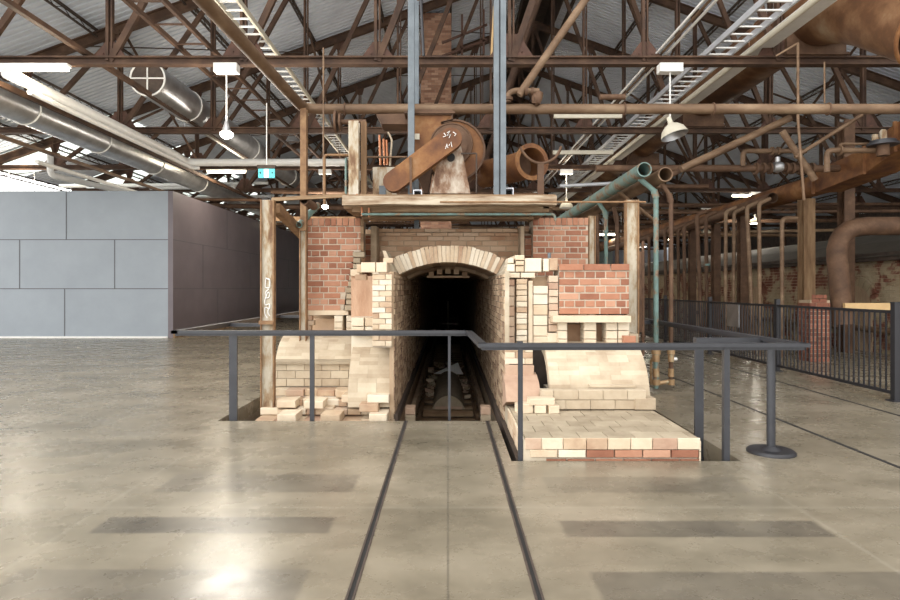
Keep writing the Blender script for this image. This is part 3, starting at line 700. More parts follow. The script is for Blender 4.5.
m = MB().box(X(629, 7.1), X(637, 7.1), 7.05, 7.4, .4, .96); m.brick((X(624, 7), 7.2, .86), (.14, 0, 0), (0, 0, .08), (0, -.2, 0), 1); kb(m, 'end_blocks', ['firedust', 'red'])
kb(MB().box(X(552, 7.5), X(632, 7.5), 7.45, 7.6, .7, 1.15).box(1.2, 2.2, 7.0, 7.5, .7, .82), 'flue_back', 'soot')
YF = 7.2
def stack(x0, x1, z0, z1, bh, mm, name, y=YF, d=.05, g=.006, jit=.01):
    m = MB(); z = z0
    while z < z1 - .02:
        h = min(bh, z1 - z - g); m.brick((X(x0, y), y + .3, z), (X(x1, y) - X(x0, y), 0, 0), (0, 0, h), (0, -.3 - d - R.uniform(-jit, jit), 0), 0, .006); z += h + g
    return kb(m, name, mm)
stack(508, 514.5, .8, 1.61, .115, 'firesalmon', 'jamb', d=.02)
stack(516, 526.5, .8, 1.61, .062, 'fire', 'jamb', d=.06)
stack(528, 532.3, .8, 1.59, .79, 'fire', 'jamb', d=.04)
stack(533, 547.3, .8, 1.53, .120, 'fire', 'jamb', d=.03, jit=.02)
stack(548.3, 557.5, .98, 1.66, .078, 'firesalmon', 'jamb', d=.05)
stack(547, 557, .72, .97, .12, 'fire', 'jamb', d=.05)
kb(MB().box(X(532, YF), X(548, YF), 7.33, 7.5, 1.5, 1.64).box(X(507, 7.3), X(558, 7.3), 7.32, 7.5, .6, 1.6), 'jamb_backing', 'soot')
m = MB()
for a, b, c, d in [(507, 520, 272.5, 278), (520.5, 535, 272.5, 278), (507, 515, 264, 272), (515.5, 524, 266, 272), (524.5, 541.5, 258, 272), (543, 549, 258.5, 271.5), (549, 558, 258, 270.5), (508, 514, 258, 263.5), (515, 524.5, 255, 260.5), (515.5, 524, 261, 265.5)]:
    m.brick((X(a, YF), YF + .35, Z(d, YF)), (X(b, YF) - X(a, YF) - .005, 0, 0), (0, 0, Z(c, YF) - Z(d, YF) - .004), (0, -.38 - R.uniform(0, .03), 0), 0, .008)
kb(m, 'jamb_capping', 'fire')
kb(MB().tube([(X(550, 7.3), 7.35, 1.8), (X(550, 7.3), 7.35, 1.93)], .022, 10), 'pipe_stub', 'blue')
vault(1.12, 2.22, 7.22, .22, .64, .12)
m = MB().box(1.13, 2.1, 6.55, 7.1, -.2, .36, 1); courses(m, (1.0, 6.55, .2), UX, UZ, NF, 1.12, .21, .26, .10, .004, 'run', 0, d=.13, jit=.006)
m.brick((2.0, 6.8, .2), (.22, 0, 0), (0, 0, .12), (0, -.4, 0), 0).brick((1.55, 6.75, .41), (.5, 0, 0), (0, 0, .03), (0, -.2, 0), 0)
kb(m, 'firebox_wall', ['vaultmat', 'mortar'])
m = MB().box(X(505, 6.95), .98, 6.98, 7.5, -.2, .82, 1).box(.98, 1.3, 7.2, 7.5, .1, .82, 1)
courses(m, (X(505, 6.95), 6.98, .62), UX, UZ, NF, .32, .2, .23, .066, .004, 'run', 0, d=.04, jit=.01)
m.brick((X(505, 6.9), 7.0, .50), (.33, 0, 0), (0, 0, .11), (0, -.13, 0), 2).brick((X(546, 6.9), 7.05, .70), (.12, 0, 0), (0, 0, .1), (0, -.1, 0), 2)
pr = [(X(504, 6.8), 6.98 - .5 * math.sin(a), .12 + .40 * math.cos(a)) for a in [0, .3, .6, .9, 1.2]] 
m.prism(pr + [(X(504, 6.8), 6.98, .12)], (.38, 0, 0), 2)
kb(m, 'broken_vault_end', ['fire', 'darksteel', 'firesalmon'])  # dark backing colour paints in the shade of the hollow under the vault
# plinth in front of the right firebox
m = MB().box(.69, 2.19, 5.27, 6.6, -.85, .17, 1)
def pk(u, v): return 2 if (v < .1 and u > .42) else (0 if R.random() < .62 else 3)
courses(m, (.675, 5.27, .088), UX, UZ, NF, 1.53, .1, .235, .098, .006, 'run', 0, d=.03, rnd=.5, pick=lambda u, v: 0 if R.random() < .6 else 3)
courses(m, (.72, 5.27, .018), UX, UZ, NF, 1.485, .064, .235, .064, .012, 'run', 0, d=.03, pick=lambda u, v: 2 if u > .38 else 0)
courses(m, (.80, 5.27, -.294), UX, UZ, NF, 1.4, .302, .235, .09, .012, 'run', 0, d=.02, pick=lambda u, v: 2)
courses(m, (.67, 6.6, -.62), (0, -1, 0), UZ, (-1, 0, 0), 1.34, .80, .23, .09, .008, 'run', 0, d=.015, pick=lambda u, v: 0)
courses(m, (2.2, 5.25, -.32), (0, 1, 0), UZ, UX, 1.3, .5, .23, .09, .008, 'run', 0, d=.015, pick=lambda u, v: 0)
kb(m, 'plinth', ['fire', 'mortar', 'red', 'firesalmon'])
m = MB(); y = 5.25; j = 0
while y < 6.5:
    x = .68 - (.12 if j % 2 else 0)
    while x < 2.2:
        a, b = max(x, .68), min(x + .24, 2.2)
        if b - a > .03: m.brick((a, y, .165), (b - a - .003, 0, 0), (0, .228, 0), (0, 0, .022 + R.uniform(-.001, .002)), 0, .002)
        x += .243
    y += .23; j += 1
kb(m, 'plinth_paving', 'firedust')
def loose(name, x, y, z, rz, label, mm='fire', s=(.23, .11, .07), group=None, rx=0):
    o = MB().brick((-s[0] / 2, s[1] / 2, 0), (s[0], 0, 0), (0, 0, s[2]), (0, -s[1], 0), 0, .007).build(name, mm, loc=(x, y, z)); o.rotation_euler = (rx, 0, rz)
    return tag(o, label, 'brick', group)
loose('loose_brick', .98, 6.33, .19, .05, 'long pale loose block lying on top beside the broken vault end', s=(.27, .14, .07)).location.z = .275
loose('loose_brick', .80, 6.32, .19, .3, 'pale loose brick at the left rear edge of the plinth', s=(.15, .14, .10))
loose('loose_brick', .97, 6.32, .19, -.1, 'pale loose brick standing between two others on the plinth', s=(.12, .14, .083))
loose('loose_brick', 1.10, 6.30, .19, .15, 'pale loose brick leaning nearest the firebox mouth on the plinth', s=(.11, .12, .083))
# ------------------------------------------------------------ steel and timber posts round the kiln
def hcol(name, x, y, z0, z1, w, label, web='flaked', fl='edge', d=.09, cap=True):
    t = thing(name, label, 'column', (x, y, z0)); h = z1 - z0
    MB().box(-w * .36, w * .36, -.012, .012, 0, h).build('web', web, t)
    for s in (-1, 1): MB().box(s * w / 2 - (.016 if s > 0 else 0), s * w / 2 + (.016 if s < 0 else 0), -d / 2, d / 2, 0, h).build('flange', fl, t)
    MB().box(-w * .49, -w * .35, -.016, .016, 0, h).box(w * .35, w * .49, -.016, .016, 0, h).build('web_edge', web, t)
    return t
t = hcol('steel_column', X(268, 7.5), 7.5, -.5, Z(200, 7.5), .17, 'tall flaking white steel column with scrawled graffiti, left of the kiln')
MB().box(-.09, .09, -.085, .0, .5 + Z(324, 7.5), .5 + Z(320.5, 7.5)).build('batten_plate', 'edge', t)
m = MB(); g = lambda a: (a[0], -.022, .5 + a[1])
def scrawl(pts, r=.006): m.tube(fillet([g(p) for p in pts], .05, 4), r, 6)
zz = lambda py: Z(py, 7.5)
scrawl([(-.02, zz(278)), (.03, zz(279)), (.03, zz(288)), (-.03, zz(288)), (-.02, zz(278)), (.02, zz(280))])
scrawl([(.02, zz(289)), (-.03, zz(292)), (-.01, zz(299)), (.035, zz(296)), (.01, zz(291)), (-.035, zz(300)), (-.03, zz(306)), (.03, zz(303)), (.03, zz(310)), (-.03, zz(306)), (-.035, zz(314)), (.0, zz(318))])
scrawl([(.035, zz(305)), (.0, zz(312)), (.03, zz(316))])
m.build('graffiti', 'white', t)
hcol('steel_column', X(631.5, 7.45), 7.45, 0, Z(200, 7.45), .165, 'flaking white steel column standing right of the lower red brick pier')
hcol('steel_column', X(591.5, 9.1), 9.1, 0, Z(216, 9.1), .11, 'short pale steel post beside the upper red brick pier on the right')
hcol('steel_column', X(303.5, 8.45), 8.45, 0, Z(224, 8.45), .1, 'flaking rusty post along the left edge of the left red brick pier')
tag(MB().ibar((0, 0, 0), (0, 0, Z(109, 8.4) - 2.3), .085, .1, .018, (0, 1, 0)).build('steel_post', 'edge', loc=(X(304, 8.4), 8.4, 2.3)), 'tan rusty post rising to the bend of the long tan pipe', 'post')
for x, w, l, mm in [(354.2, .135, 'front', 'flaked'), (364, .075, 'rear', 'postwood')]:
    yy = 8.0 if w > .1 else 8.25
    tag(MB().ibar((0, 0, 0), (0, 0, Z(122, yy) - 2.665), .13 if w > .1 else w, w, .02, (0, 1, 0)).build('stub_column', mm, loc=(X(x, yy), yy, 2.665)), '%s one of two stubby flaking posts standing on the deck left of the fan' % l, 'post')
tag(MB().bar((0, 0, 0), (X(345, 7.45) - X(272, 7.5), 0, .05), .05, .045).build('tie_bar', 'timber', loc=(X(272, 7.5), 7.5, Z(199.5, 7.5))), 'thin weathered rail from the graffiti column top to the deck', 'beam')
tag(MB().bar((0, 0, 0), (.0, 1.6, -.25), .10, .12).build('beam', 'edge', loc=(X(276, 7.6), 7.6, Z(208, 7.6))), 'short rusty beam running back from the graffiti column', 'beam')
tag(MB().bar((0, 0, 0), (3.2, 0, 0), .08, .09).build('beam', 'edge', loc=(X(262, 12.5), 12.5, Z(219, 12.5))), 'rusty cross beam behind the graffiti column, level with the left pier top', 'beam')
pipe('open_pipe', [(X(305, 7.6), 7.55, Z(201, 7.6)), (X(305, 7.6), 8.1, Z(201, 7.6))], .055, 'rustred', 'dark open-ended pipe pointing at the viewer beside the left pier', hollow=.012)
pipe('teal_pipe', [(X(299, 8.3), 8.3, Z(225, 8.3)), (X(318, 8.9), 8.9, Z(205, 8.9))], .045, 'teal', 'short slanting teal pipe on the top left corner of the left pier', hollow=.01)

# deck of timbers over the arch
DZ = 2.665
def beam(x0, x1, y, d, z0, z1, mm, label, wob=.0):
    n = max(2, int((x1 - x0) / .25)); m = MB(); prev = None
    for i in range(n + 1):
        x = (x1 - x0) * i / n; a = R.uniform(-wob, wob); b = R.uniform(-wob, wob)
        ring = [(x, 0, a), (x, d, a), (x, d, z1 - z0 + b), (x, 0, z1 - z0 + b)]
        if prev: m.add(prev + ring, [(0, 1, 5, 4), (1, 2, 6, 5), (2, 3, 7, 6), (3, 0, 4, 7)], 0)
        if i in (0, n): m.add(ring, [(0, 1, 2, 3)], 0)
        prev = ring
    return tag(m.build('timber_beam', mm, loc=(x0, y, z0)), label, 'beam')
beam(X(342, 7.45), X(557, 7.45), 7.45, .16, Z(204.5, 7.45), Z(195.5, 7.45), 'timberpale', 'thick pale flaking timber along the front edge of the deck', .008)
beam(X(352, 7.7), X(549, 7.7), 7.7, .14, Z(211.5, 7.7), Z(205.5, 7.7), 'timber', 'brown weathered timber directly beneath the pale deck timber', .006)
beam(X(378, 8.2), X(532, 8.2), 8.2, .14, Z(212.5, 8.2), Z(208.5, 8.2), 'timber', 'set-back brown timber in the shade under the deck', .006)
beam(X(362, 8.4), X(534, 8.4), 8.4, .12, Z(219, 8.4), Z(216.5, 8.4), 'timber', 'thin timber batten just over the brown brick wall', .004)
m = MB()
y = 7.47
o = MB()
for k in range(13):
    o.box(X(345, 7.45), 1.34, y, y + .19, 2.615, DZ - .004 * (k % 2)); y += .2
tag(recentre(o.build('deck_boards', 'timber'), (0, 8.5, 2.6)), 'worn board deck over the archway carrying the fan', 'deck')
for xx, l in [(-1.28, 'left'), (1.28, 'right')]:
    tag(MB().box(-.06, .06, 0, 1.6, 0, .09).build('deck_joist', 'timber', loc=(xx, 7.7, 2.52)), '%s end joist running back under the deck' % l, 'beam')
pipe('teal_pipe', [(X(362, 7.65), 7.62, Z(214.5, 7.65)), (X(554, 7.65), 7.62, Z(214.5, 7.65)), (X(555, 7.65), 7.62, Z(221, 7.65))], .017, 'teal', 'long thin teal pipe running across under the deck timbers', rad=.06)
pipe('thin_rod', [(X(440, 7.35), 7.35, Z(202, 7.35)), (X(646, 7.35), 7.35, Z(202, 7.35))], .012, 'edge', 'thin tan rod running right from the deck to the white column', 'rod', n=8)
pipe('short_pipe', [(X(362, 7.7), 7.7, Z(216, 7.7)), (X(362, 7.7), 7.7, Z(206, 7.7)), (X(357, 7.7), 7.7, Z(206, 7.7)), (X(357, 7.7), 7.7, Z(194, 7.7))], .014, 'copper', 'small cranked copper pipe at the left end of the deck', n=8)
pipe('short_pipe', [(X(369, 7.66), 7.66, Z(217, 7.66)), (X(369, 7.66), 7.66, Z(208, 7.66))], .014, 'copper', 'short upright copper pipe end by the teal pipe on the left', n=8)

# fan on the deck -------------------------------------------------------
FY = 8.0
t = thing('exhaust_fan', 'big rusty snail-shaped exhaust fan with slanting belt guard on the deck', 'fan', (X(453, 8.4), 8.4, DZ))
def L(px, py, Y): return (X(px, Y) - t.location.x, Y - 8.4, Z(py, Y) - DZ)
yh = 8.3; s_ = yh / F
c = L(454, 151, yh); m = MB(); n = 40; r0 = 30.5 * s_
poly = [(c[0] + r0 * (1 - .06 * max(0, -math.sin(a))) * math.cos(a), c[1], max(.01, c[2] + r0 * math.sin(a))) for a in [math.radians(115 - 295 * k / n) for k in range(n + 1)]]
poly += [L(409, 155, yh), L(408.5, 114.5, yh), L(452, 114.5, yh), L(452, 121, yh)]
m.prism(poly, (0, .62, 0)); m.build('scroll_housing', 'rust', t)
m = MB(); P_ = poly + [poly[0]]
for a, b in zip(P_, P_[1:]): m.bar((a[0], c[1] - .005, a[2]), (b[0], c[1] - .005, b[2]), .05, .025, (0, 0, 1) if abs(a[0] - b[0]) > abs(a[2] - b[2]) else (1, 0, 0))
m.build('housing_rim', 'rustred', t)
a, b = L(404.5, 114.5, yh), L(455, 110, yh)
MB().box(a[0], b[0], a[1] - .06, a[1] + .7, a[2], a[2] + .03).box(a[0] + .05, b[0] - .03, a[1] - .02, a[1] + .66, a[2] + .03, b[2]).build('outlet_flange', 'rustred', t)
cc = L(451.5, 145, yh)
MB().disc((cc[0], cc[1] - .03, cc[2]), (0, 1, 0), 21 * s_, .06, 40).disc((cc[0], cc[1] - .07, cc[2]), (0, 1, 0), 16 * s_, .05, 36).ring((cc[0], cc[1] - .06, cc[2]), (0, 1, 0), 20.5 * s_, .012, 36).build('inlet_plate', 'rustred', t)
# belt guard: stadium shaped
yg = 7.78; s2 = yg / F; p, q = Vector(L(393.2, 181.2, yg)), Vector(L(451, 138.2, yg)); ang = math.atan2(q.z - p.z, q.x - p.x); r1, r2 = 10.2 * s2, 10.8 * s2
poly = [p + Vector((math.cos(a), 0, math.sin(a))) * r1 for a in [ang + math.pi / 2 + math.pi * k / 14 for k in range(15)]] + [q + Vector((math.cos(a), 0, math.sin(a))) * r2 for a in [ang - math.pi / 2 + math.pi * k / 14 for k in range(15)]]
MB().prism(poly, (0, .15, 0)).build('belt_guard', 'rust', t)
m = MB()
for pts in ([(447, 133), (450, 131), (447, 136), (451, 134), (449, 138)], [(444, 133), (446, 136), (443, 137)], [(453, 132), (456, 134), (454.5, 136)], [(449, 146), (451, 142), (452, 147)], [(445.5, 149), (447, 144), (448, 148)]):
    m.tube([Vector(L(a, b, yg)) - Vector((0, .004, 0)) for a, b in pts], .006, 5)
m.build('chalk_mark', 'white', t)
o = MB(); a, b, c_, d_ = L(430, 193.4, 7.95), L(470.5, 193.4, 7.95), L(461, 146, 7.95), L(441, 146, 7.95)
o.prism([a, b, c_, d_], (0, .18, 0)).build('bearing_pedestal', 'pedestal', t)
MB().disc(Vector(L(451, 157.5, 7.93)) , (0, 1, 0), .052, .05, 20).build('bearing_hole', 'dark', t)
m = MB(); 
for a, b in [((461, 153.5), (476.5, 153.5)), ((476.5, 153.5), (476.5, 193.3))]: m.tube([L(*a, 7.9), L(*b, 7.9)], .011, 6)
m.build('guard_rod', 'darksteel', t)
MB().bar(L(410.5, 157, 7.76), L(411, 193.3, 7.76), .03, .02, (0, 1, 0)).build('guard_stay', 'rustred', t)
m = MB().prism([L(376, 114, 8.5), L(409, 113.5, 8.5), L(409, 124, 8.5), L(381, 124, 8.5)], (0, .4, 0)); m.build('side_duct', 'rustred', t)
m = MB().prism([L(418, 178, 8.2), L(432, 168, 8.2), L(428, 193, 8.2), L(424, 193, 8.2)], (0, .3, 0)); m.build('support_bracket', 'rustred', t)
MB().box(*[L(414.5, 0, 8.25)[0], L(419.5, 0, 8.25)[0]], -.16, -.14, L(0, 139.5, 8.25)[2] + 0, L(0, 133.8, 8.25)[2]).build('name_plate', 'offwhite', t)
# drum beside
t2 = thing('duct_drum', 'rusty round duct lying on the deck with flanged open end facing out', 'duct', (X(515, 8.6), 8.6, DZ))
e = Vector((X(531.5, 8.25), 8.25, Z(162, 8.25))) - t2.location; ax = Vector((.34, -.94, 0)).normalized()
MB().tube(fillet([(-.42, .55, e.z), e + Vector((-.17, .42, 0)), e], .35, 8), .205, 36, 0, .012).build('tube', 'rust', t2)
m = MB()
for (r_a, r_b, off) in [(.255, .195, .0)]:
    u = ax.orthogonal().normalized(); w = ax.cross(u); n = 36
    vs = [e + ax * o_ + (u * math.cos(6.28318 * k / n) + w * math.sin(6.28318 * k / n)) * r_ for o_ in (0, .02) for r_ in (r_a, r_b) for k in range(n)]
    m.add(vs, [f for k in range(n) for f in ((k, (k + 1) % n, n + (k + 1) % n, n + k), (2 * n + k, 3 * n + k, 3 * n + (k + 1) % n, 2 * n + (k + 1) % n), (k, 2 * n + k, 2 * n + (k + 1) % n, (k + 1) % n), (n + k, n + (k + 1) % n, 3 * n + (k + 1) % n, 3 * n + k))])
    for k in range(14): m.disc(e + ax * .022 + (u * math.cos(6.28318 * k / 14) + w * math.sin(6.28318 * k / 14)) * .228, ax, .009, .012, 6)
m.build('flange', 'rust', t2)
MB().disc(e - ax * .35, ax, .193, .01, 30).build('inner_baffle', 'rustred', t2)
MB().box(-.45, .1, -.1, .25, 0, .12).build('cradle', 'timber', t2)
t3 = thing('yoke_stand', 'rusty post topped with a wide curved yoke, on the deck right of the drum', 'stand', (X(540.5, 7.8), 7.8, DZ))
MB().box(-.04, .04, -.03, .03, 0, Z(164, 7.8) - DZ).build('post', 'rustred', t3)
pts = [(X(a, 7.8) - t3.location.x, 0, Z(b, 7.8) - DZ) for a, b in [(520, 147), (524, 154), (530, 160), (538, 163.5), (546, 163), (554, 159), (559, 153), (561, 146.5)]]
MB().tube(fillet(pts, .1, 3), .018, 8).build('yoke', 'rustred', t3)
for x, y, l in [(509.3, 7.6, 'dark square tube end beside the right blue-grey post on the deck'), (417.5, 7.75, 'dark square tube end under the belt guard on the deck')]:
    w = .055
    o = MB().box(-w, w, 0, .2, 0, .01).box(-w, w, 0, .2, .095, .105).box(-w, -w + .01, 0, .2, .01, .095).box(w - .01, w, 0, .2, .01, .095).box(-w + .01, w - .01, .15, .16, .01, .095, 1).build('square_tube', ['tray', 'dark'], loc=(X(x, y), y, DZ)); tag(o, l, 'tube')
t4 = thing('electrical_box', 'pale weathered switch cabinet on the deck behind the belt guard foot', 'cabinet', (X(384.5, 8.4), 8.4, DZ))
MB().box(-.165, .165, 0, .2, 0, Z(167, 8.4) - DZ).build('body', 'flaked', t4); MB().box(-.07, .02, -.05, 0, .13, .26).build('switch', 'blue', t4)
for a, b, l in [(379.5, 135, 'left'), (383.5, 139, 'middle'), (386.5, 140, 'right')]:
    pipe('copper_pipe', [(X(a + 1, 8.5), 8.5, Z(165, 8.5)), (X(a, 8.5), 8.5, Z(b, 8.5))], .016, 'copper', 'short upright copper pipe over the switch cabinet, %s of three' % l, n=8)
pipe('conduit', [(X(365, 8.35), 8.35, Z(157, 8.35)), (X(407, 8.35), 8.35, Z(157, 8.35))], .014, 'pipe', 'thin horizontal pipe from the stub posts to the fan', n=8)
pipe('conduit', [(X(390, 8.42), 8.42, Z(166, 8.42)), (X(392, 8.42), 8.42, Z(140, 8.42)), (X(388, 8.42), 8.42, Z(132, 8.42))], .014, 'flaked', 'curling pale cable rising from the switch cabinet', 'cable', n=8)
pipe('handrail_pipe', [(X(324.5, 8.2), 8.2, Z(205, 8.2)), (X(324.5, 8.2), 8.2, Z(155, 8.2)), (X(352, 8.2), 8.2, Z(155, 8.2))], .018, 'edge', 'yellowish bent pipe rising left of the stub posts', n=8)
pipe('thin_rod', [(X(323.5, 8.3), 8.3, Z(196, 8.3)), (X(323.5, 8.3), 8.3, Z(48, 8.3))], .013, 'pipe', 'thin tan rod rising high left of the stub posts', 'rod', n=8)
pipe('teal_pipe', [(X(346, 8.1), 8.1, Z(205, 8.1)), (X(346, 8.1), 8.1, Z(158, 8.1))], .017, 'teal', 'thin upright greenish pipe left of the stub posts', n=8)
pipe('flanged_pipe', [(X(336, 8.3), 8.3, Z(122, 8.3)), (X(366, 8.3), 8.3, Z(122, 8.3))], .035, 'rustred', 'short rusty pipe with big disc flange on top of the stub posts')
MB().disc((0, 0, 0), (1, 0, 0), .15, .03, 24).disc((.06, 0, 0), (1, 0, 0), .12, .025, 24).build('flange', 'rustred', bpy.data.objects['flanged_pipe'])

# blue-grey tall posts
for x, y, w, l in [(411.3, 8.13, .085, 'tall galvanised blue-grey post rising left of the fan through the roof space'), (416.6, 9.3, .07, 'second blue-grey post half hidden behind the left one'), (499.6, 7.6, .15, 'tall galvanised blue-grey post right of the fan, wider of the two')]:
    ty = thing('tall_post', l, 'post', (X(x, y), y, DZ - (0.0 if y < 9 else .25))); h = 5.6 if y < 9 else 6.0
    if w > .1: MB().box(-w / 2, -.012, -.05, .05, 0, h).build('channel', 'blue', ty); MB().box(.006, w / 2, -.07, .03, 0, h).build('channel', 'blue', ty); MB().box(-.016, .008, -.02, .0, 0, h).build('joint', 'rail', ty)
    else: MB().ibar((0, 0, 0), (0, 0, h), w, .1, .012, (0, 1, 0)).build('channel', 'blue', ty); MB().box(-w / 2, w / 2, -.052, -.048, 0, h).build('cover_strip', 'blue', ty)
pipe('black_cable', [(X(419, 7.8), 7.8, 6.2), (X(421, 7.8), 7.8, 5.2), (X(423.5, 7.8), 7.8, Z(56, 7.8))], .02, 'black', 'black cable hanging beside the left blue-grey post', 'cable', n=8)
MB().box(-.03, .03, -.03, .03, -.95, -.9).build('cable_tie', 'edge', bpy.data.objects['black_cable'])

# chimney behind
t = thing('brick_chimney', 'square brick chimney stack seen behind the left blue-grey post', 'chimney', (X(436, 20.7), 20.7, 2.4))
w = .52; hh = 8.6; m = MB().box(-w + .01, w - .01, .01, 2 * w, 0, hh - .01, 1)
courses(m, (-w, .02, 0), UX, UZ, NF, 2 * w, hh, .23, .076, .01, 'run', 0, d=.02, jit=.002)
courses(m, (-w + .01, 2 * w, 0), NF, UZ, (-1, 0, 0), 2 * w, hh, .23, .076, .01, 'run', 0, d=.02, jit=.002)
courses(m, (w - .01, 0, 0), (0, 1, 0), UZ, UX, 2 * w, hh, .23, .076, .01, 'run', 0, d=.02, jit=.002)
m.build('shaft', ['chimney', 'chimneymortar'], t)
t = thing('red_frame', 'small dark red steel frame beside the top of the brick chimney', 'steel frame', (X(462, 18), 18, 9.4))
for a, b in [((0, 0), (0, 1.2)), ((.65, 0), (.65, 1.35)), ((-.6, -.05), (.75, .45)), ((-.6, .35), (.75, .9)), ((-.6, -2), (.0, -1.6))][:4]: MB().bar((a[0], 0, a[1] - .9), (b[0], 0, b[1] - .9), .06, .06, (0, 1, 0)).build('member', 'gusset', t)
tag(MB().bar((0, 0, 0), (2.3, 0, .95), .12, .12).build('lit_strip', 'tray', loc=(X(452, 30), 30, Z(90, 30))), 'thin slanting silver strip seen just left of the right tall post', 'strip')
tag(MB().prism([(0, 0, 0), (.05, 0, .0), (.09, 0, 1.1), (.06, 0, 1.15)], (0, .03, 0)).build('leaning_board', 'plank', loc=(X(490.5, 14), 14, Z(55, 14))), 'narrow pale board leaning by the right tall post near the roof', 'board')

# long pipes ------------------------------------------------------------
zp = Z(109, 8.6)
o = pipe('long_pipe', [(X(207, 5.2) - .12, 4.6, zp + .0), (X(303, 8.55), 8.6, zp), (9.5, 8.6, zp)], .072, 'pipe', 'thick tan rusty pipe crossing the whole hall above the fan, with bend at left', n=20, rad=.2)
for x in (X(624, 8.6), X(713, 8.6), X(828, 8.6), X(345, 8.6)): 
    c = MB().ring((x - o.location.x, 8.6 - o.location.y, 0), (1, 0, 0), .08, .012, 16).build('strap', 'rustred', o)
o = pipe('slanting_pipe', [(X(519, 8.5), 8.5, Z(95, 8.5)), (X(585, 8.5), 8.5, Z(0, 8.5)), (X(620, 8.5), 8.5, Z(-50, 8.5))], .055, 'pipe', 'thick tan pipe slanting up to the right from the valve cluster', n=16)
t = thing('pipe_valve', 'knobbly rusty valve cluster sitting on the long tan pipe', 'valve', (X(515, 8.5), 8.5, zp + .07))
def W(px, py, Y=8.5): return (X(px, Y) - t.location.x, Y - 8.5, Z(py, Y) - t.location.z)
MB().tube(fillet([W(508, 102), W(508, 94), W(514, 90.5), W(539, 91)], .1), .04, 12).build('elbow', 'pipe', t)
for a_, b_, r_ in ((W(526, 91), (1, 0, 0), .065), (W(532, 91.5), (1, 0, 0), .055), (W(508, 99), (0, 0, 1), .07)): MB().disc(a_, b_, r_, .04).build('flange', 'rustred', t)
MB().tube([W(536, 104), W(537, 98), W(540, 92)], [.06, .08, .05], 12).disc(W(535, 100), (1, 0, .3), .09, .03).build('valve_body', 'rustred', t)

# teal and rusty header pipes with drops at the right
for nm, x, z, y0, mm, l in [('header_pipe', 2.80, 3.19, 8.55, 'teal', 'open-ended teal and rust pipe pointing at the viewer, left of the pair'), ('header_pipe', 3.12, 3.13, 8.6, 'pipe', 'open-ended brown pipe pointing at the viewer, right of the pair')]:
    o = MB().tube([(0, 0, 0), (0, 12, 0)], .105, 24, 0, .014).build(nm, [M[mm]], loc=(x, y0, z)); tag(o, l, 'pipe')
def drop(x0, z0, y, x1, mm, zb, label, r=.037, fit=False):
    zt = z0 - .25
    o = pipe('drop_pipe', [(x0, y, z0 - .06), (x1 - .02, y, zt), (x1, y, zt - .06), (x1, y, zb)], r, mm, label, rad=.05)
    l0 = o.location
    MB().tube([Vector((x1 - .03, y, zt + .02)) - l0, Vector((x1, y, zt - .1)) - l0], r * 1.35, 10).build('elbow_fitting', mm, o)
    if fit:
        for z, rr, hh in ((.62, 1.5, .05), (.53, 1.8, .06), (.42, 1.4, .1), (.2, 1.3, .12), (.08, 1.6, .08)): MB().tube([Vector((x1, y, z)) - l0, Vector((x1, y, z + hh)) - l0], r * rr, 12).build('fitting', 'brass', o)
    return o
drop(2.80, 3.17, 8.8, X(656, 8.8), 'teal', .03, 'long teal drop pipe ending in brass fittings right of the white column', fit=True)
o = drop(3.12, 3.11, 8.8, X(671, 8.8), 'rustred', .08, 'long rust-brown drop pipe with side tap, right of the teal drop pipe', fit=True, r=.032)
l0 = o.location
MB().tube([Vector((X(671, 8.8), 8.8, .46)) - l0, Vector((X(671, 8.8) + .085, 8.8, .46)) - l0], .025, 10).build('side_tap', 'white', o)
pipe('link_pipe', [(X(656, 8.8), 8.8, .10), (X(671, 8.8), 8.8, .13)], .03, 'brass', 'short brass link between the feet of the two drop pipes')
pipe('link_pipe', [(X(651, 9.0), 9.0, .05), (X(651, 9.0), 9.0, .42), (X(655, 8.9), 8.9, .46)], .018, 'brass', 'thin bent brass pipe left of the teal drop pipe foot', n=8)
drop(2.80, 3.17, 11.2, X(606, 11.2), 'teal', .0, 'teal drop pipe seen between the upper pier and white column')
drop(3.12, 3.11, 11.3, X(617, 11.3), 'rustred', .0, 'brown drop pipe between the upper pier and white column')
pipe('drop_pipe', [(2.8, 9.9, 3.1), (X(655, 10.2), 10.2, Z(221, 10.2))], .03, 'pipe', 'thin brown pipe slanting down behind the white column top', n=8)
pipe('drop_pipe', [(2.2, 8.2, 2.0), (2.2, 8.2, .9)], .02, 'rustred', 'thin rusty pipe close right of the white column', n=8).location = (X(640.5, 8.2), 8.2, 2.0)
pipe('drop_pipe', [(X(643, 8.4), 8.4, Z(241, 8.4)), (X(643, 8.4), 8.4, .55)], .022, 'rustred', 'thin rust-red pipe with small brass valve right of the white column', n=8, flanges=[((X(643, 8.4), 8.4, Z(336, 8.4)), (0, 0, 1))])
pipe('drop_pipe', [(X(598, 12.5), 12.5, Z(213, 12.5)), (X(598, 12.5), 12.5, 0)], .03, 'rustred', 'dark thin pipe just right of the short pale post', n=8)
pipe('drop_pipe', [(X(633, 17), 17, 3.3), (X(633, 17), 17, 0)], .05, 'rustred', 'dim far drop pipe behind the white column on the right', n=8)

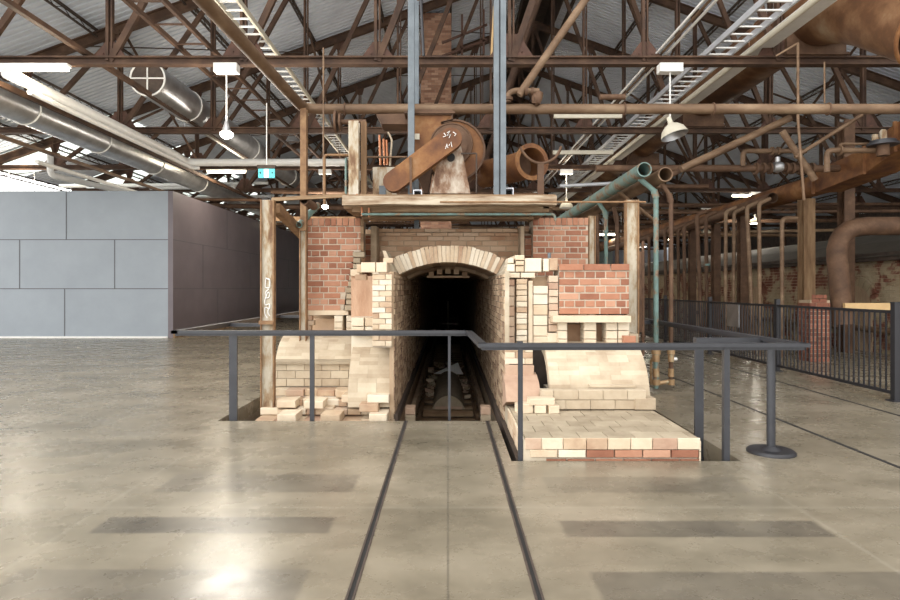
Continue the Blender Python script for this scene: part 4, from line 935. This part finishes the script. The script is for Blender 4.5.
# long header duct along the right with columns and drop pipes -----------------
t = thing('header_duct', 'long rusty header duct running away along the right, square near and round far', 'duct', (8.3, 9.5, 3.9))
def rect_duct(m, secs):
    for (y0, x0, z0, w0, h0), (y1, x1, z1, w1, h1) in zip(secs, secs[1:]):
        A = [(x0 + a * w0 / 2, y0, z0 + b * h0 / 2) for a, b in ((-1, -1), (1, -1), (1, 1), (-1, 1))]; B = [(x1 + a * w1 / 2, y1, z1 + b * h1 / 2) for a, b in ((-1, -1), (1, -1), (1, 1), (-1, 1))]
        m.add(A + B, [(0, 1, 5, 4), (1, 2, 6, 5), (2, 3, 7, 6), (3, 0, 4, 7)])
    m.add(A, [(0, 1, 2, 3)]); return m
m = rect_duct(MB(), [(-.8, .1, .45, .9, .50), (1.2, .05, .30, .7, .50), (2.0, 0, 0.05, .6, .48), (3.6, 0, -.08, .55, .46)]); m.build('square_section', 'rust', t)
for y, z in ((1.2, .30), (2.0, .05), (3.6, -.08)): MB().box(-.36, -.30, y - .02, y + .02, z - .27, z + .27).build('seam_strip', 'rust', t)
MB().tube([(0, 3.55, -.08), (0, 9, -.14), (0, 32, -.2)], [.235, .235, .235], 24).build('round_section', 'rust', t)
MB().tube([(-.45, 5.0, -.22), (-.45, 9, -.34), (-.4, 20, -.5)], .13, 16, 0, .012).build('side_pipe', 'rustred', t)
def icol(x, y, z1, w, label, mm='rustred', z0=0):
    o = MB().ibar((0, 0, 0), (0, 0, z1 - z0), w * .9, w, .025, (0, 1, 0)).build('steel_column', mm, loc=(x, y, z0)); return tag(o, label, 'column')
icol(8.3, 13.9, 3.56, .28, 'tan weathered column standing behind the fence below the header duct', 'postwood')
m = MB().box(-.04, .05, -.125, -.12, 2.2, 3.3).build('paint_patch', 'flaked', bpy.data.objects['steel_column.003'] if False else None)
bpy.data.objects.remove(m)
icol(X(846, 14), 14, 5.4, .27, 'dark brown column behind the elbow pipe at the right')
icol(8.3, 16.9, 3.5, .25, 'dark column below the header duct, nearest of the three dim ones')
icol(8.3, 18.6, 3.48, .23, 'dark column below the header duct, middle of the three dim ones')
icol(8.3, 20.4, 3.46, .22, 'dark column below the header duct, farthest of the three dim ones')
for i, (xa, xb, y, zt, mm, l) in enumerate([(697, 702, 15.5, 3.5, 'rustred', 'thin drop pipe just right of the farthest dim column'), (706, 707, 15.8, 3.5, 'rustred', 'thin drop pipe just left of the middle dim column'), (726, 725, 14.8, 3.5, 'pipe', 'tan drop pipe right of the middle dim column'),
        (734, 733, 14.9, 3.5, 'pipe', 'tan drop pipe left of the nearest dim column'), (747, 754, 13.6, 3.45, 'pipe', 'slanting tan drop pipe right of the nearest dim column'), (759, 760, 13.4, 3.5, 'pipe', 'straight tan drop pipe between the dim columns and the tan column'),
        (665, 666, 19, 3.5, 'rustred', 'far dim drop pipe right of the brown drop pipe'), (678, 679, 19.5, 3.5, 'rustred', 'far dim drop pipe left of the farthest dim column'), (684, 685, 17.4, 3.4, 'rustred', 'thin far drop pipe close left of the farthest dim column'), (649, 649.5, 21, 3.4, 'rustred', 'far thin drop pipe seen between white column and teal pipe')]):
    pipe('drop_pipe', [(X(xa, y) + .25, y, zt), (X(xa, y), y, zt - .12), (X(xb, y), y, .0)], .045 if mm == 'pipe' else .05, mm, l, rad=.08, n=10)
    if i in (0,): MB().disc(Vector((X(701, y), y, Z(283, y))) - bpy.data.objects[-1].location if False else (0, 0, -1.4), (0, 0, 1), .08, .05).build('flange', 'teal', [o for o in COL.objects if o.name.startswith('drop_pipe')][-1])
pipe('drop_pipe', [(X(797, 13.1), 13.1, Z(218, 13.1)), (X(782, 13.1), 13.1, Z(218, 13.1)), (X(782, 13.1), 13.1, .0)], .045, 'pipe', 'hook-topped thin pipe left of the tan column', n=10, rad=.12)
pipe('elbow_pipe', [(11.6, 12.4, Z(226, 12.4)), (X(834, 12.4), 12.4, Z(226, 12.4)), (X(843, 12.2), 12.2, .75)], .19, 'rustred', 'fat rusty pipe bending down in front of the patched brick wall', rad=.7, n=24)
tag(MB().box(0, 3.4, -.04, .04, -.07, .07).build('timber_plank', 'plank', loc=(X(844, 12.0), 12.0, Z(306.5, 12))), 'new yellow pine plank laid level before the patched brick wall', 'plank')
t = thing('brick_pier', 'small dark red brick pier standing behind the black fence', 'brick pier', (X(820, 12.2), 12.2, 0))
m = MB().box(-.2, .2, 0, .4, 0, 1.25, 1); courses(m, (-.2, 0, 0), UX, UZ, NF, .4, 1.2, .23, .076, .01, 'run', 0, d=.015); courses(m, (-.17, 0, 1.2), UX, UZ, NF, .3, .17, .15, .076, .01, 'run', 0, d=.015); courses(m, (-.2, .4, 0), NF, UZ, (-1, 0, 0), .4, 1.2, .23, .076, .01, 'run', 0, d=.015)
m.build('brickwork', ['reddark', 'mortarbrown'], t)
# second kiln behind the fence
t = thing('old_kiln', 'low long brick kiln with patched walls and curved cover behind the fence', 'kiln', (10, 11, 0))
m = MB().box(0, 8, 0, 30, -.05, 2.2, 1)
courses(m, (0, 30, 0), NF, UZ, (-1, 0, 0), 12 if False else 30, 2.2, .23, .076, .01, 'run', 0, d=.02)
courses(m, (0, 0, 0), UX, UZ, NF, 6, 2.2, .23, .076, .01, 'run', 0, d=.02)
m.build('brick_wall', ['oldwall', 'mortarbrown'], t)
m = MB(); pr = [(-.35, 2.2), (.6, 2.62), (1.8, 2.95), (3.2, 3.15), (5, 3.2), (8, 3.2), (8, 2.2)]
m.prism([(x, -.2, z) for x, z in pr], (0, 30.4, 0)); m.build('curved_cover', 'kilnroof', t)
MB().box(-.28, -.02, -.1, 30, 2.12, 2.3).box(-.2, 6, -.22, -.02, 2.12, 2.3).build('eaves_beam', 'darksteel', t)
for y in (3.6, 8.4, 13.2, 18):
    m = MB(); 
    for k in range(11):
        a, b = math.radians(18 * k - 9 + 1), math.radians(18 * k + 9 - 1)
        m.prism([(-.07, y + math.cos(q) * r_, 1.05 + math.sin(q) * r_) for q, r_ in ((a, .5), (b, .5), (b, .73), (a, .73))], (.1, 0, 0))
    m.build('door_arch', 'oldwall', t)
    m = MB().prism([(-.035, y + math.cos(math.radians(q)) * .5, 1.05 + math.sin(math.radians(q)) * .5) for q in range(0, 181, 15)] + [(-.035, y - .5, 0), (-.035, y + .5, 0)], (.02, 0, 0)); m.build('door_recess', 'soot', t)
m = MB(); 
for k in range(9):
    a, b = math.radians(22 * k + 1), math.radians(22 * k + 21); m.prism([(.9 + math.cos(q) * r_, -.09, 1.3 + math.sin(q) * r_) for q, r_ in ((a, .45), (b, .45), (b, .65), (a, .65))], (0, .1, 0))
m.build('door_arch', 'oldwall', t)
MB().prism([(.9 + math.cos(math.radians(q)) * .45, -.05, 1.3 + math.sin(math.radians(q)) * .45) for q in range(0, 181, 15)] + [(.45, -.05, 0), (1.35, -.05, 0)], (0, .02, 0)).build('door_recess', 'soot', t)
pipe('ground_pipe', [(9.7, 11.0, .55), (9.7, 24, .55)], .07, 'pipe', 'low tan pipe running along the foot of the patched brick wall')
tag(MB().box(-.01, .01, -.26, .26, -.26, .2).build('notice_board', 'galv', loc=(5.915, 12.45, .96)), 'small pale grey notice panel fixed on the black fence', 'panel')

# clutter of process pipes high at the right
def hp(px0, px1, py, Y, r, mm, l, py1=None, name='process_pipe', fl=()):
    return pipe(name, [(X(px0, Y), Y, Z(py, Y)), (X(px1, Y), Y, Z(py if py1 is None else py1, Y))], r, mm, l, n=12, flanges=[((X(a, Y), Y, Z(py, Y)), (1, 0, 0)) for a in fl])
hp(596, 842, 168.5, 12.3, .07, 'rustred', 'horizontal flanged process pipe just above the right tube light', fl=(756, 763, 770, 776, 786, 792, 799, 806, 812))
t = thing('valve_block', 'pale metal valve body in the flanged process pipe', 'valve', (X(775, 12.3), 12.2, Z(168, 12.3))); MB().tube([(-.09, 0, 0), (0, 0, 0), (.09, 0, 0)], [.09, .12, .09], 14).tube([(0, 0, 0), (0, 0, .2)], .05, 10).build('valve_body', 'galv', t)
pipe('process_pipe', [(X(743, 12.2), 12.2, Z(166, 12.2)), (X(743, 12.2), 12.2, Z(151, 12.2)), (X(806, 12.2), 12.2, Z(151, 12.2))], .05, 'pipe', 'hooked tan process pipe over the flanged pipe at the right', flanges=[((X(772, 12.2), 12.2, Z(151, 12.2)), (1, 0, 0)), ((X(778, 12.2), 12.2, Z(151, 12.2)), (1, 0, 0))], rad=.1)
pipe('process_pipe', [(X(827, 10.6), 10.6, Z(172, 10.6)), (X(827, 10.6), 10.6, Z(150.5, 10.6)), (X(882, 10.6), 10.6, Z(150.5, 10.6))], .05, 'pipe', 'bent tan pipe rising off the square header duct', rad=.1, flanges=[((X(840, 10.6), 10.6, Z(150.5, 10.6)), (1, 0, 0))])
pipe('process_pipe', [(X(840, 10.7), 10.7, Z(150, 10.7)), (X(840, 10.7), 10.7, Z(144, 10.7)), (X(876, 10.7), 10.7, Z(144, 10.7))], .025, 'pipe', 'thin pipe parallel above the bent tan pipe at far right', rad=.06)
t = thing('regulator_valve', 'grey diaphragm valve with bonnet above the header duct at far right', 'valve', (X(883, 10.5), 10.5, Z(150, 10.5)))
MB().disc((0, 0, .1), (0, 0, 1), .24, .04, 24).disc((0, 0, .14), (0, 0, 1), .2, .05, 24).build('diaphragm', 'rail', t); MB().tube([(0, 0, .1), (0, 0, .32), (0, 0, .36)], [.06, .06, .03], 12).tube([(-.14, 0, .15), (-.14, 0, .27)], .05, 10).build('bonnet', 'flaked', t); MB().tube([(0, 0, -.1), (0, 0, .08)], .1, 12).build('valve_body', 'rustred', t)
hp(681, 790, 169, 11.4, .07, 'pipe', 'thick tan pipe slanting up right beside the bell lamp', 118)
hp(640, 735, 189, 11.6, .05, 'rustred', 'brown pipe slanting up right under the thick slanting one', 146)
hp(795, 862, 157, 10.9, .035, 'pipe', 'thin pipe slanting up right behind the long tan pipe', 115)
hp(782, 815, 131, 11, .06, 'pipe', 'tan strut slanting down right above the header duct', 180)
hp(632, 900, 205, 22, .06, 'rustred', 'dim far cross pipe level with the top of the teal drop pipe', 204)
hp(640, 905, 213, 18, .05, 'rustred', 'dim cross pipe below the header duct at mid distance', 211)
hp(640, 905, 222, 25, .08, 'rustred', 'dim far cross pipe just over the old kiln cover', 220)
hp(560, 640, 186, 17, .05, 'tray', 'pale conduit crossing right of the yoke stand', 182)
hp(622, 708, 186.5, 16, .06, 'rustred', 'dark cross pipe behind the open-ended pipe pair')
hp(730, 905, 232, 20, .05, 'timber', 'faint pale pipe under the tubes far right', 229)
hp(600, 625, 97, 9.5, .045, 'rustred', 'short rusty bar just below the thick tan pipe right of centre')
tag(MB().box(0, 1.6, -.04, .04, -.05, .05).build('plank_beam', 'offwhite', loc=(X(553, 16), 16, Z(152.5, 16))), 'pale painted board crossing above the yoke stand', 'board')
tag(MB().box(0, 1.5, -.04, .04, -.05, .05).build('plank_beam', 'offwhite', loc=(X(554, 13.3), 13.3, Z(116, 13.3))), 'pale painted board just under the long tan pipe right of centre', 'board')
pipe('thin_rod', [(X(798, 9.6), 9.6, Z(43, 9.6)), (X(798, 9.6), 9.6, Z(120, 9.6)), (X(804, 9.6), 9.6, Z(200, 9.6))], .022, 'pipe', 'thin tan rod hanging in front of the header duct at the right', 'rod', n=8)
pipe('thin_rod', [(X(798, 9.6), 9.6, Z(43, 9.6)), (X(776, 9.8), 9.8, Z(56, 9.8))], .018, 'pipe', 'short slanting rod joined to the top of the hanging rod', 'rod', n=8)
pipe('thin_rod', [(X(824.5, 9.4), 9.4, Z(62, 9.4)), (X(824.5, 9.4), 9.4, Z(103, 9.4))], .014, 'pipe', 'short thin hanger rod down to the long tan pipe at right', 'rod', n=8)
for i, (x, y, p0, p1) in enumerate([(-1.9, 20, 3.2, 3.2), (5.0, 23, 3.1, 3.0), (7.0, 26, 2.6, 2.7), (9.5, 30, 3.0, 2.8), (12, 28, 2.5, 2.5), (-6, 24, 3.3, 3.2), (-4, 28, 3.0, 3.1), (3.5, 33, 3.4, 3.1), (14, 24, 3.3, 3.2), (-12, 22, 3.3, 3.3)]):
    pipe('distant_pipe', [(x - 4, y, EYE + p0), (x + 5, y + .5, EYE + p1)], .06 + .02 * (i % 3), ['rustred', 'pipe', 'truss'][i % 3], 'dim rusty cross pipe among the distant roof clutter', group='distant cross pipes', n=10)
for i, (x, y) in enumerate([(19, 22), (19, 28), (19, 34), (20.5, 25), (6.2, 30), (4.6, 34), (7.6, 38), (8.8, 42), (-5.2, 34), (-3.4, 40), (4.4, 26), (5.4, 22)]):
    o = MB().ibar((0, 0, 0), (0, 0, 5.45), .2, .22, .03, (0, 1, 0)).build('steel_column', 'truss', loc=(x, y, 0)); tag(o, 'dim brown steel column in the far depth of the hall', 'column', 'distant steel columns')
# ------------------------------------------------------------ charcoal railing round the pit
RT = 1.0
def railbar(pts, label, w=.075, h=.035, posts=(), arms=()):
    o0 = Vector(pts[0]); t = thing('guard_rail', label, 'railing', (o0.x, o0.y, 0))
    for a, b in zip(pts, pts[1:]):
        a, b = Vector(a), Vector(b); d = (b - a).normalized() * (w / 2) if b != Vector(pts[-1]) or True else 0
        MB().bar(a - o0 + Vector((0, 0, o0.z)) - d, b - o0 + Vector((0, 0, o0.z)) + d, w, h).build('handrail', 'rail', t)
        MB().bar(a - o0 + Vector((0, 0, o0.z - h * .5 - .012)) , b - o0 + Vector((0, 0, o0.z - h * .5 - .012)), .014, .03).build('fin', 'rail', t)
    for (x, y, zb, w_, d_) in posts: MB().box(x - w_ / 2 - o0.x, x + w_ / 2 - o0.x, y - d_ / 2 - o0.y, y + d_ / 2 - o0.y, zb, RT - .01).build('post', 'rail', t)
    for (xa, xb, y) in arms: MB().box(min(xa, xb) - o0.x, max(xa, xb) - o0.x, y - .045 - o0.y, y + .045 - o0.y, RT - .045, RT + .005).build('arm', 'rail', t)
    return t
YA_, YB_ = 6.83, 5.26
t = railbar([(-3.1, 14, RT), (-3.1, YA_, RT), (.235, YA_, RT), (.30, YB_, RT), (3.12, YB_, RT), (3.12, 14, RT)], 'charcoal steel guard rail stepping round the pit edge in front of the kiln',
        posts=[(-2.45, YA_ + .02, -.6, .09, .03), (X(312, YA_), YA_ + .01, -.4, .05, .03), (0.015, YA_ + .01, -.4, .03, .03), (X(520.5, YB_), YB_ + .01, -.4, .04, .04), (2.44, YB_ + .01, -.25, .05, .05),
               (2.5, 5.98, -.5, .085, .03), (-2.5, 8.5, -.5, .03, .10), (2.5, 9.2, -.5, .03, .10), (-2.5, 11, -.5, .03, .1), (2.5, 12.4, -.5, .03, .1)],
        arms=[(-2.53, -3.1, 8.5), (-2.53, -3.1, 11), (2.46, 3.12, 5.98), (2.46, 3.12, 9.2), (2.46, 3.12, 12.4), (-2.4, -3.1, 13.9)])
MB().box(X(517.8, YB_) + 3.1, X(523, YB_) + 3.1, YB_ - 14, YB_ - 14 + .07, RT, RT + .03).build('bracket', 'rail', t)
t = thing('stanchion', 'round charcoal stanchion with heavy disc foot under the right end of the rail', 'stanchion', (2.945, 5.47, 0))
MB().tube([(0, 0, 0), (0, 0, .018), (0, 0, .03)], [.205, .205, .19], 40).build('foot_disc', 'black', t); MB().tube([(0, 0, .03), (0, 0, .06)], [.09, .05], 20).build('collar', 'black', t); MB().tube([(0, 0, .03), (0, 0, .975)], .037, 20).build('pole', 'rail', t)

# black picket fence at the right
FX = 5.95; fence = None; yy = 8.04
ORF = ['nearest', 'second', 'third', 'fourth', 'farthest']
def fpanel(label):
    t = thing('picket_fence', label, 'fence', (FX, yy, 0), 'black picket fence panels'); Lg = 2.8
    MB().box(-.02, .02, 0, Lg, 1.16, 1.2).build('rail', 'black', t); MB().box(-.02, .02, 0, Lg, .08, .12).build('rail', 'black', t)
    p = MB().box(-.009, .009, -.009, .009, .12, 1.16).build('picket', 'black', t); p.location = (0, .11, 0)
    for k in range(1, 25): c = p.copy(); COL.objects.link(c); c.location = (0, .11 + k * .108, 0)
    MB().box(-.035, .035, Lg - .035, Lg + .035, 0, 1.3).build('post', 'black', t)
    MB().box(-.07, .07, Lg - .07, Lg + .07, 0, .015).build('base_plate', 'black', t)
    return t
f0 = fpanel('nearest panel of the black picket fence, at the right edge')
for i in range(1, 6):
    copy_tree(f0, (FX, 8.04 + 2.8 * i, 0), 'panel of the black picket fence, %s from the right edge' % ['', 'second', 'third', 'fourth', 'fifth', 'farthest'][i])
for x, l in [(5.93, 'left'), (6.06, 'right')]:
    tag(MB().box(-.04, .04, -.04, .04, 0, 1.3).box(-.045, .045, -.045, .045, 1.3, 1.315).box(-.08, .08, -.08, .08, 0, .015).build('fence_post', 'black', loc=(x, 7.95 - (.05 if x > 6 else 0), 0)), 'thick black fence end post at the right edge, %s one of the pair' % l, 'post')
o = MB().box(0, 3, -.02, .02, 1.16, 1.2).box(0, 3, -.02, .02, .08, .12)
for k in range(26): o.box(.08 + k * .108, .1 + k * .108, -.009, .009, .12, 1.16)
tag(o.build('picket_fence', 'black', loc=(6.12, 7.9, 0)), 'stub of black fence turning off past the right edge', 'fence')

# ------------------------------------------------------------ track and rubble in the tunnel
TZ = -.67
for s, l in ((-1, 'left'), (1, 'right')):
    o = MB().box(-.03, .03, 0, 34, 0, .02).box(-.012, .012, 0, 34, .02, .06).box(-.022, .022, 0, 34, .06, .085).build('track_rail', 'pipe', loc=(s * .47, PYL + .02, TZ)); tag(o, '%s rusty rail of the track running into the tunnel' % l, 'rail')
sl0 = MB().box(-.55, .55, -.07, .07, 0, .07).build('track_sleeper', 'timber', loc=(0, 7.2, TZ - .07))
tag(sl0, 'dark cross sleeper under the rusty track in the tunnel', 'sleeper', 'sleepers under the tunnel track')
for k in range(1, 30): c = sl0.copy(); COL.objects.link(c); c.location = (0, 7.2 + k * .55, TZ - .07)
tag(MB().box(-.62, .62, PYL + .01, 45, -.86, TZ - .04).build('track_bed', 'earth'), 'dark gravelly bed the track lies on in the pit', 'track bed')
for s, l in ((-1, 'left'), (1, 'right')):
    t = thing('brick_stack', 'two pale bricks stacked at the %s of the track just past the floor edge' % l, 'brick stack', (s * .50, 8.0, TZ))
    for k in range(6): MB().brick((-.065, .1, k * .1), (.13, 0, 0), (0, 0, .094), (0, -.2, 0), 0, .006).build('brick', 'firesalmon' if k % 2 else 'firedust', t)
    m = MB(); m.box(-.03, .03, 0, 9, 0, .2)
    courses(m, (-.04, 9, .0), (0, -1, 0), UZ, (-1, 0, 0), 9, .2, .23, .08, .008, 'run', 0, d=.01) if s > 0 else courses(m, (.04, 0, 0), (0, 1, 0), UZ, (1, 0, 0), 9, .2, .23, .08, .008, 'run', 0, d=.01)
    o = m.build('low_kerb_wall', 'soot', loc=(s * .59, 9.3, TZ)); tag(o, 'low sooty brick kerb along the %s side of the tunnel track' % l, 'kerb')
tag(MB().box(-.42, .42, -.07, .07, 0, .09).build('cross_beam', 'timber', loc=(0, 10.2, TZ)), 'heavier timber cross beam just before the rounded grey slab', 'beam')
zt = TZ + .0
m = MB(); n = 12; pr = [(-.29 + .58 * k / n, 0, .24 * math.sin(math.pi * k / n) ** .6) for k in range(n + 1)]
m.prism(pr, (0, 3.2, 0)); o = m.build('curved_slab', 'firedust', loc=(0.01, 10.75, zt)); tag(o, 'rounded grey slab lying lengthwise between the tunnel rails', 'slab')
MB().prism([(-.24, -.015, 0), (.24, -.015, 0), (.24, -.015, .05), (-.24, -.015, .05)], (0, .02, 0)).build('front_lip', 'firesalmon', o)
tag(MB().prism([(-.32, 0, 0), (.38, 0, -.02), (.25, 0, .26)], (0, .03, 0)).build('broken_tile', 'white', loc=(-.02, 14.0, zt + .17)), 'white triangular broken tile behind the rounded grey slab', 'tile')
rub = []
spots = []
for k in range(26):
    s = -1 if k % 3 else 1; y = 9.4 + R.random() * 2.6; spots.append((s * (.33 + R.random() * .09), y + 2.4, zt + (.0 if k < 16 else .07)))
for k in range(40): spots.append((R.uniform(-.42, .42), 12.6 + R.random() * 4.5, TZ + .02 + (.06 if k % 3 == 0 else 0)))
protos = []
for q in range(5):
    a, b, c = R.uniform(.07, .16), R.uniform(.06, .1), R.uniform(.05, .08)
    mm = MB().brick((-a / 2, b / 2, 0), (a, R.uniform(-.02, .02), 0), (R.uniform(-.02, .02), 0, c), (0, -b, R.uniform(-.01, .01)), 0, .012)
    protos.append(mm.v and (mm, ['firesalmon', 'soot', 'firedust', 'firesalmon', 'fire'][q]))
objs = [None] * 5
for i, (x, y, z) in enumerate(spots):
    q = i % 5
    if objs[q] is None: o = objs[q] = protos[q][0].build('brick_fragment', protos[q][1])
    else: o = objs[q].copy(); COL.objects.link(o)
    o.location = (x, y, z); o.rotation_euler = (R.uniform(-.3, .3), R.uniform(-.3, .3), R.uniform(0, 3))
    tag(o, 'broken brick fragment among the rubble on the tunnel floor', 'brick fragment', 'brick rubble in the tunnel')
# metal frame seen deep in the tunnel
t = thing('tee_stand', 'faint metal T-shaped frame standing deep inside the dark tunnel', 'steel frame', (0, 27, TZ))
MB().box(-.03, .03, -.03, .03, 0, 1.6).build('post', 'offwhite', t); MB().box(-.5, .5, -.03, .03, .52, .60).build('cross_bar', 'offwhite', t)
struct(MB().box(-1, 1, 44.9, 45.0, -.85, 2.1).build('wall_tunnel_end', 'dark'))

# ------------------------------------------------------------ camera, world, lights
cam = bpy.data.cameras.new('camera'); co = bpy.data.objects.new('camera', cam); COL.objects.link(co)
co.location = (0, 0, EYE); co.rotation_euler = (math.pi / 2, 0, 0)
cam.sensor_width = 36; cam.lens = 36 * F / 900; cam.shift_x = (450 - CX) / 900; cam.shift_y = -(300 - CY) / 900
cam.clip_end = 300; SC.camera = co
w = bpy.data.worlds.new('world'); SC.world = w; w.use_nodes = True; nt = w.node_tree
bg = nt.nodes['Background']; bg.inputs[0].default_value = (1, .98, .955, 1); bg.inputs[1].default_value = WORLD
tcw = nt.nodes.new('ShaderNodeTexCoord'); sxw = nt.nodes.new('ShaderNodeSeparateXYZ'); mrw = nt.nodes.new('ShaderNodeMapRange')   # the sky is brighter on the open left side
nt.links.new(tcw.outputs['Generated'], sxw.inputs[0]); nt.links.new(sxw.outputs[0], mrw.inputs[0])
mrw.inputs[1].default_value = -1; mrw.inputs[2].default_value = 1; mrw.inputs[3].default_value = WORLD * 2.1; mrw.inputs[4].default_value = WORLD * .5
nt.links.new(mrw.outputs[0], bg.inputs[1])
def area(name, loc, rot, sx, sy, p, c=(1, 1, 1)):
    l = bpy.data.lights.new(name, 'AREA'); l.shape = 'RECTANGLE'; l.size = sx; l.size_y = sy; l.energy = p; l.color = c
    o = bpy.data.objects.new(name, l); COL.objects.link(o); o.location = loc; o.rotation_euler = rot; return o
def point(loc, p, c=(1, .93, .82), r=.12):
    l = bpy.data.lights.new('lamp_light', 'POINT'); l.energy = p; l.color = c; l.shadow_soft_size = r
    o = bpy.data.objects.new('lamp_light', l); COL.objects.link(o); o.location = loc; return o
point((-3.86, TY[0] - .14, ZC - 1.5), 200, r=.6); point((-4.05, TY[2] - .14, ZC - 1.5), 200, r=.6)
for x, y, p in [(-7.25, TY[0] - .2, 60), (-7.3, TY[2] - .2, 60), (12.2, TY[3] - .2, 60), (3.9, TY[2] - .14, 50), (8.2, 29.8, 60), (-14, TY[2] - .3, 90)]: point((x, y, ZC - .5 if y < 26 else EYE + 2.4), p, (1, .88, .7), .3)
SC.view_settings.view_transform = 'Standard'; SC.view_settings.look = 'None'; SC.view_settings.gamma = 1; SC.view_settings.use_curve_mapping = False
SC.view_settings.exposure = EXPO
SC.cycles.use_denoising = True
SC.cycles.max_bounces = 6; SC.cycles.diffuse_bounces = 4; SC.cycles.glossy_bounces = 3; SC.cycles.sample_clamp_indirect = 6
for i, (px0, px1, py, Y) in enumerate([(183, 300, 197, 30), (200, 268, 184, 26), (150, 235, 188, 24), (60, 190, 186, 22)]):
    pipe('white_pipe', [(X(px0, Y), Y, Z(py, Y)), (X(px1, Y), Y, Z(py - 1, Y))], .07, 'white', 'slim distant white pipe over the partition top, %s' % ['beyond its dark side', 'level with the exit sign foot', 'near its corner', 'above its grey face'][i])
# extra lit pendant lamps, added further along the trusses to brighten the roof
for i in (3, 4, 6):
    for x in (-9.5, 3.7, 12.5):
        if x < 0 and i < 6: continue
        t = pendant(i, x, True, 'added lit bell-shaped pendant lamp under the %s roof truss, %s' % (ORD[i], 'left side of the hall' if x < 0 else ('near the middle of the hall' if x < 5 else 'right side of the hall'))); bell(t, True)
        point((x, TY[i] - .14, ZC - 1.45), 90, r=.2)
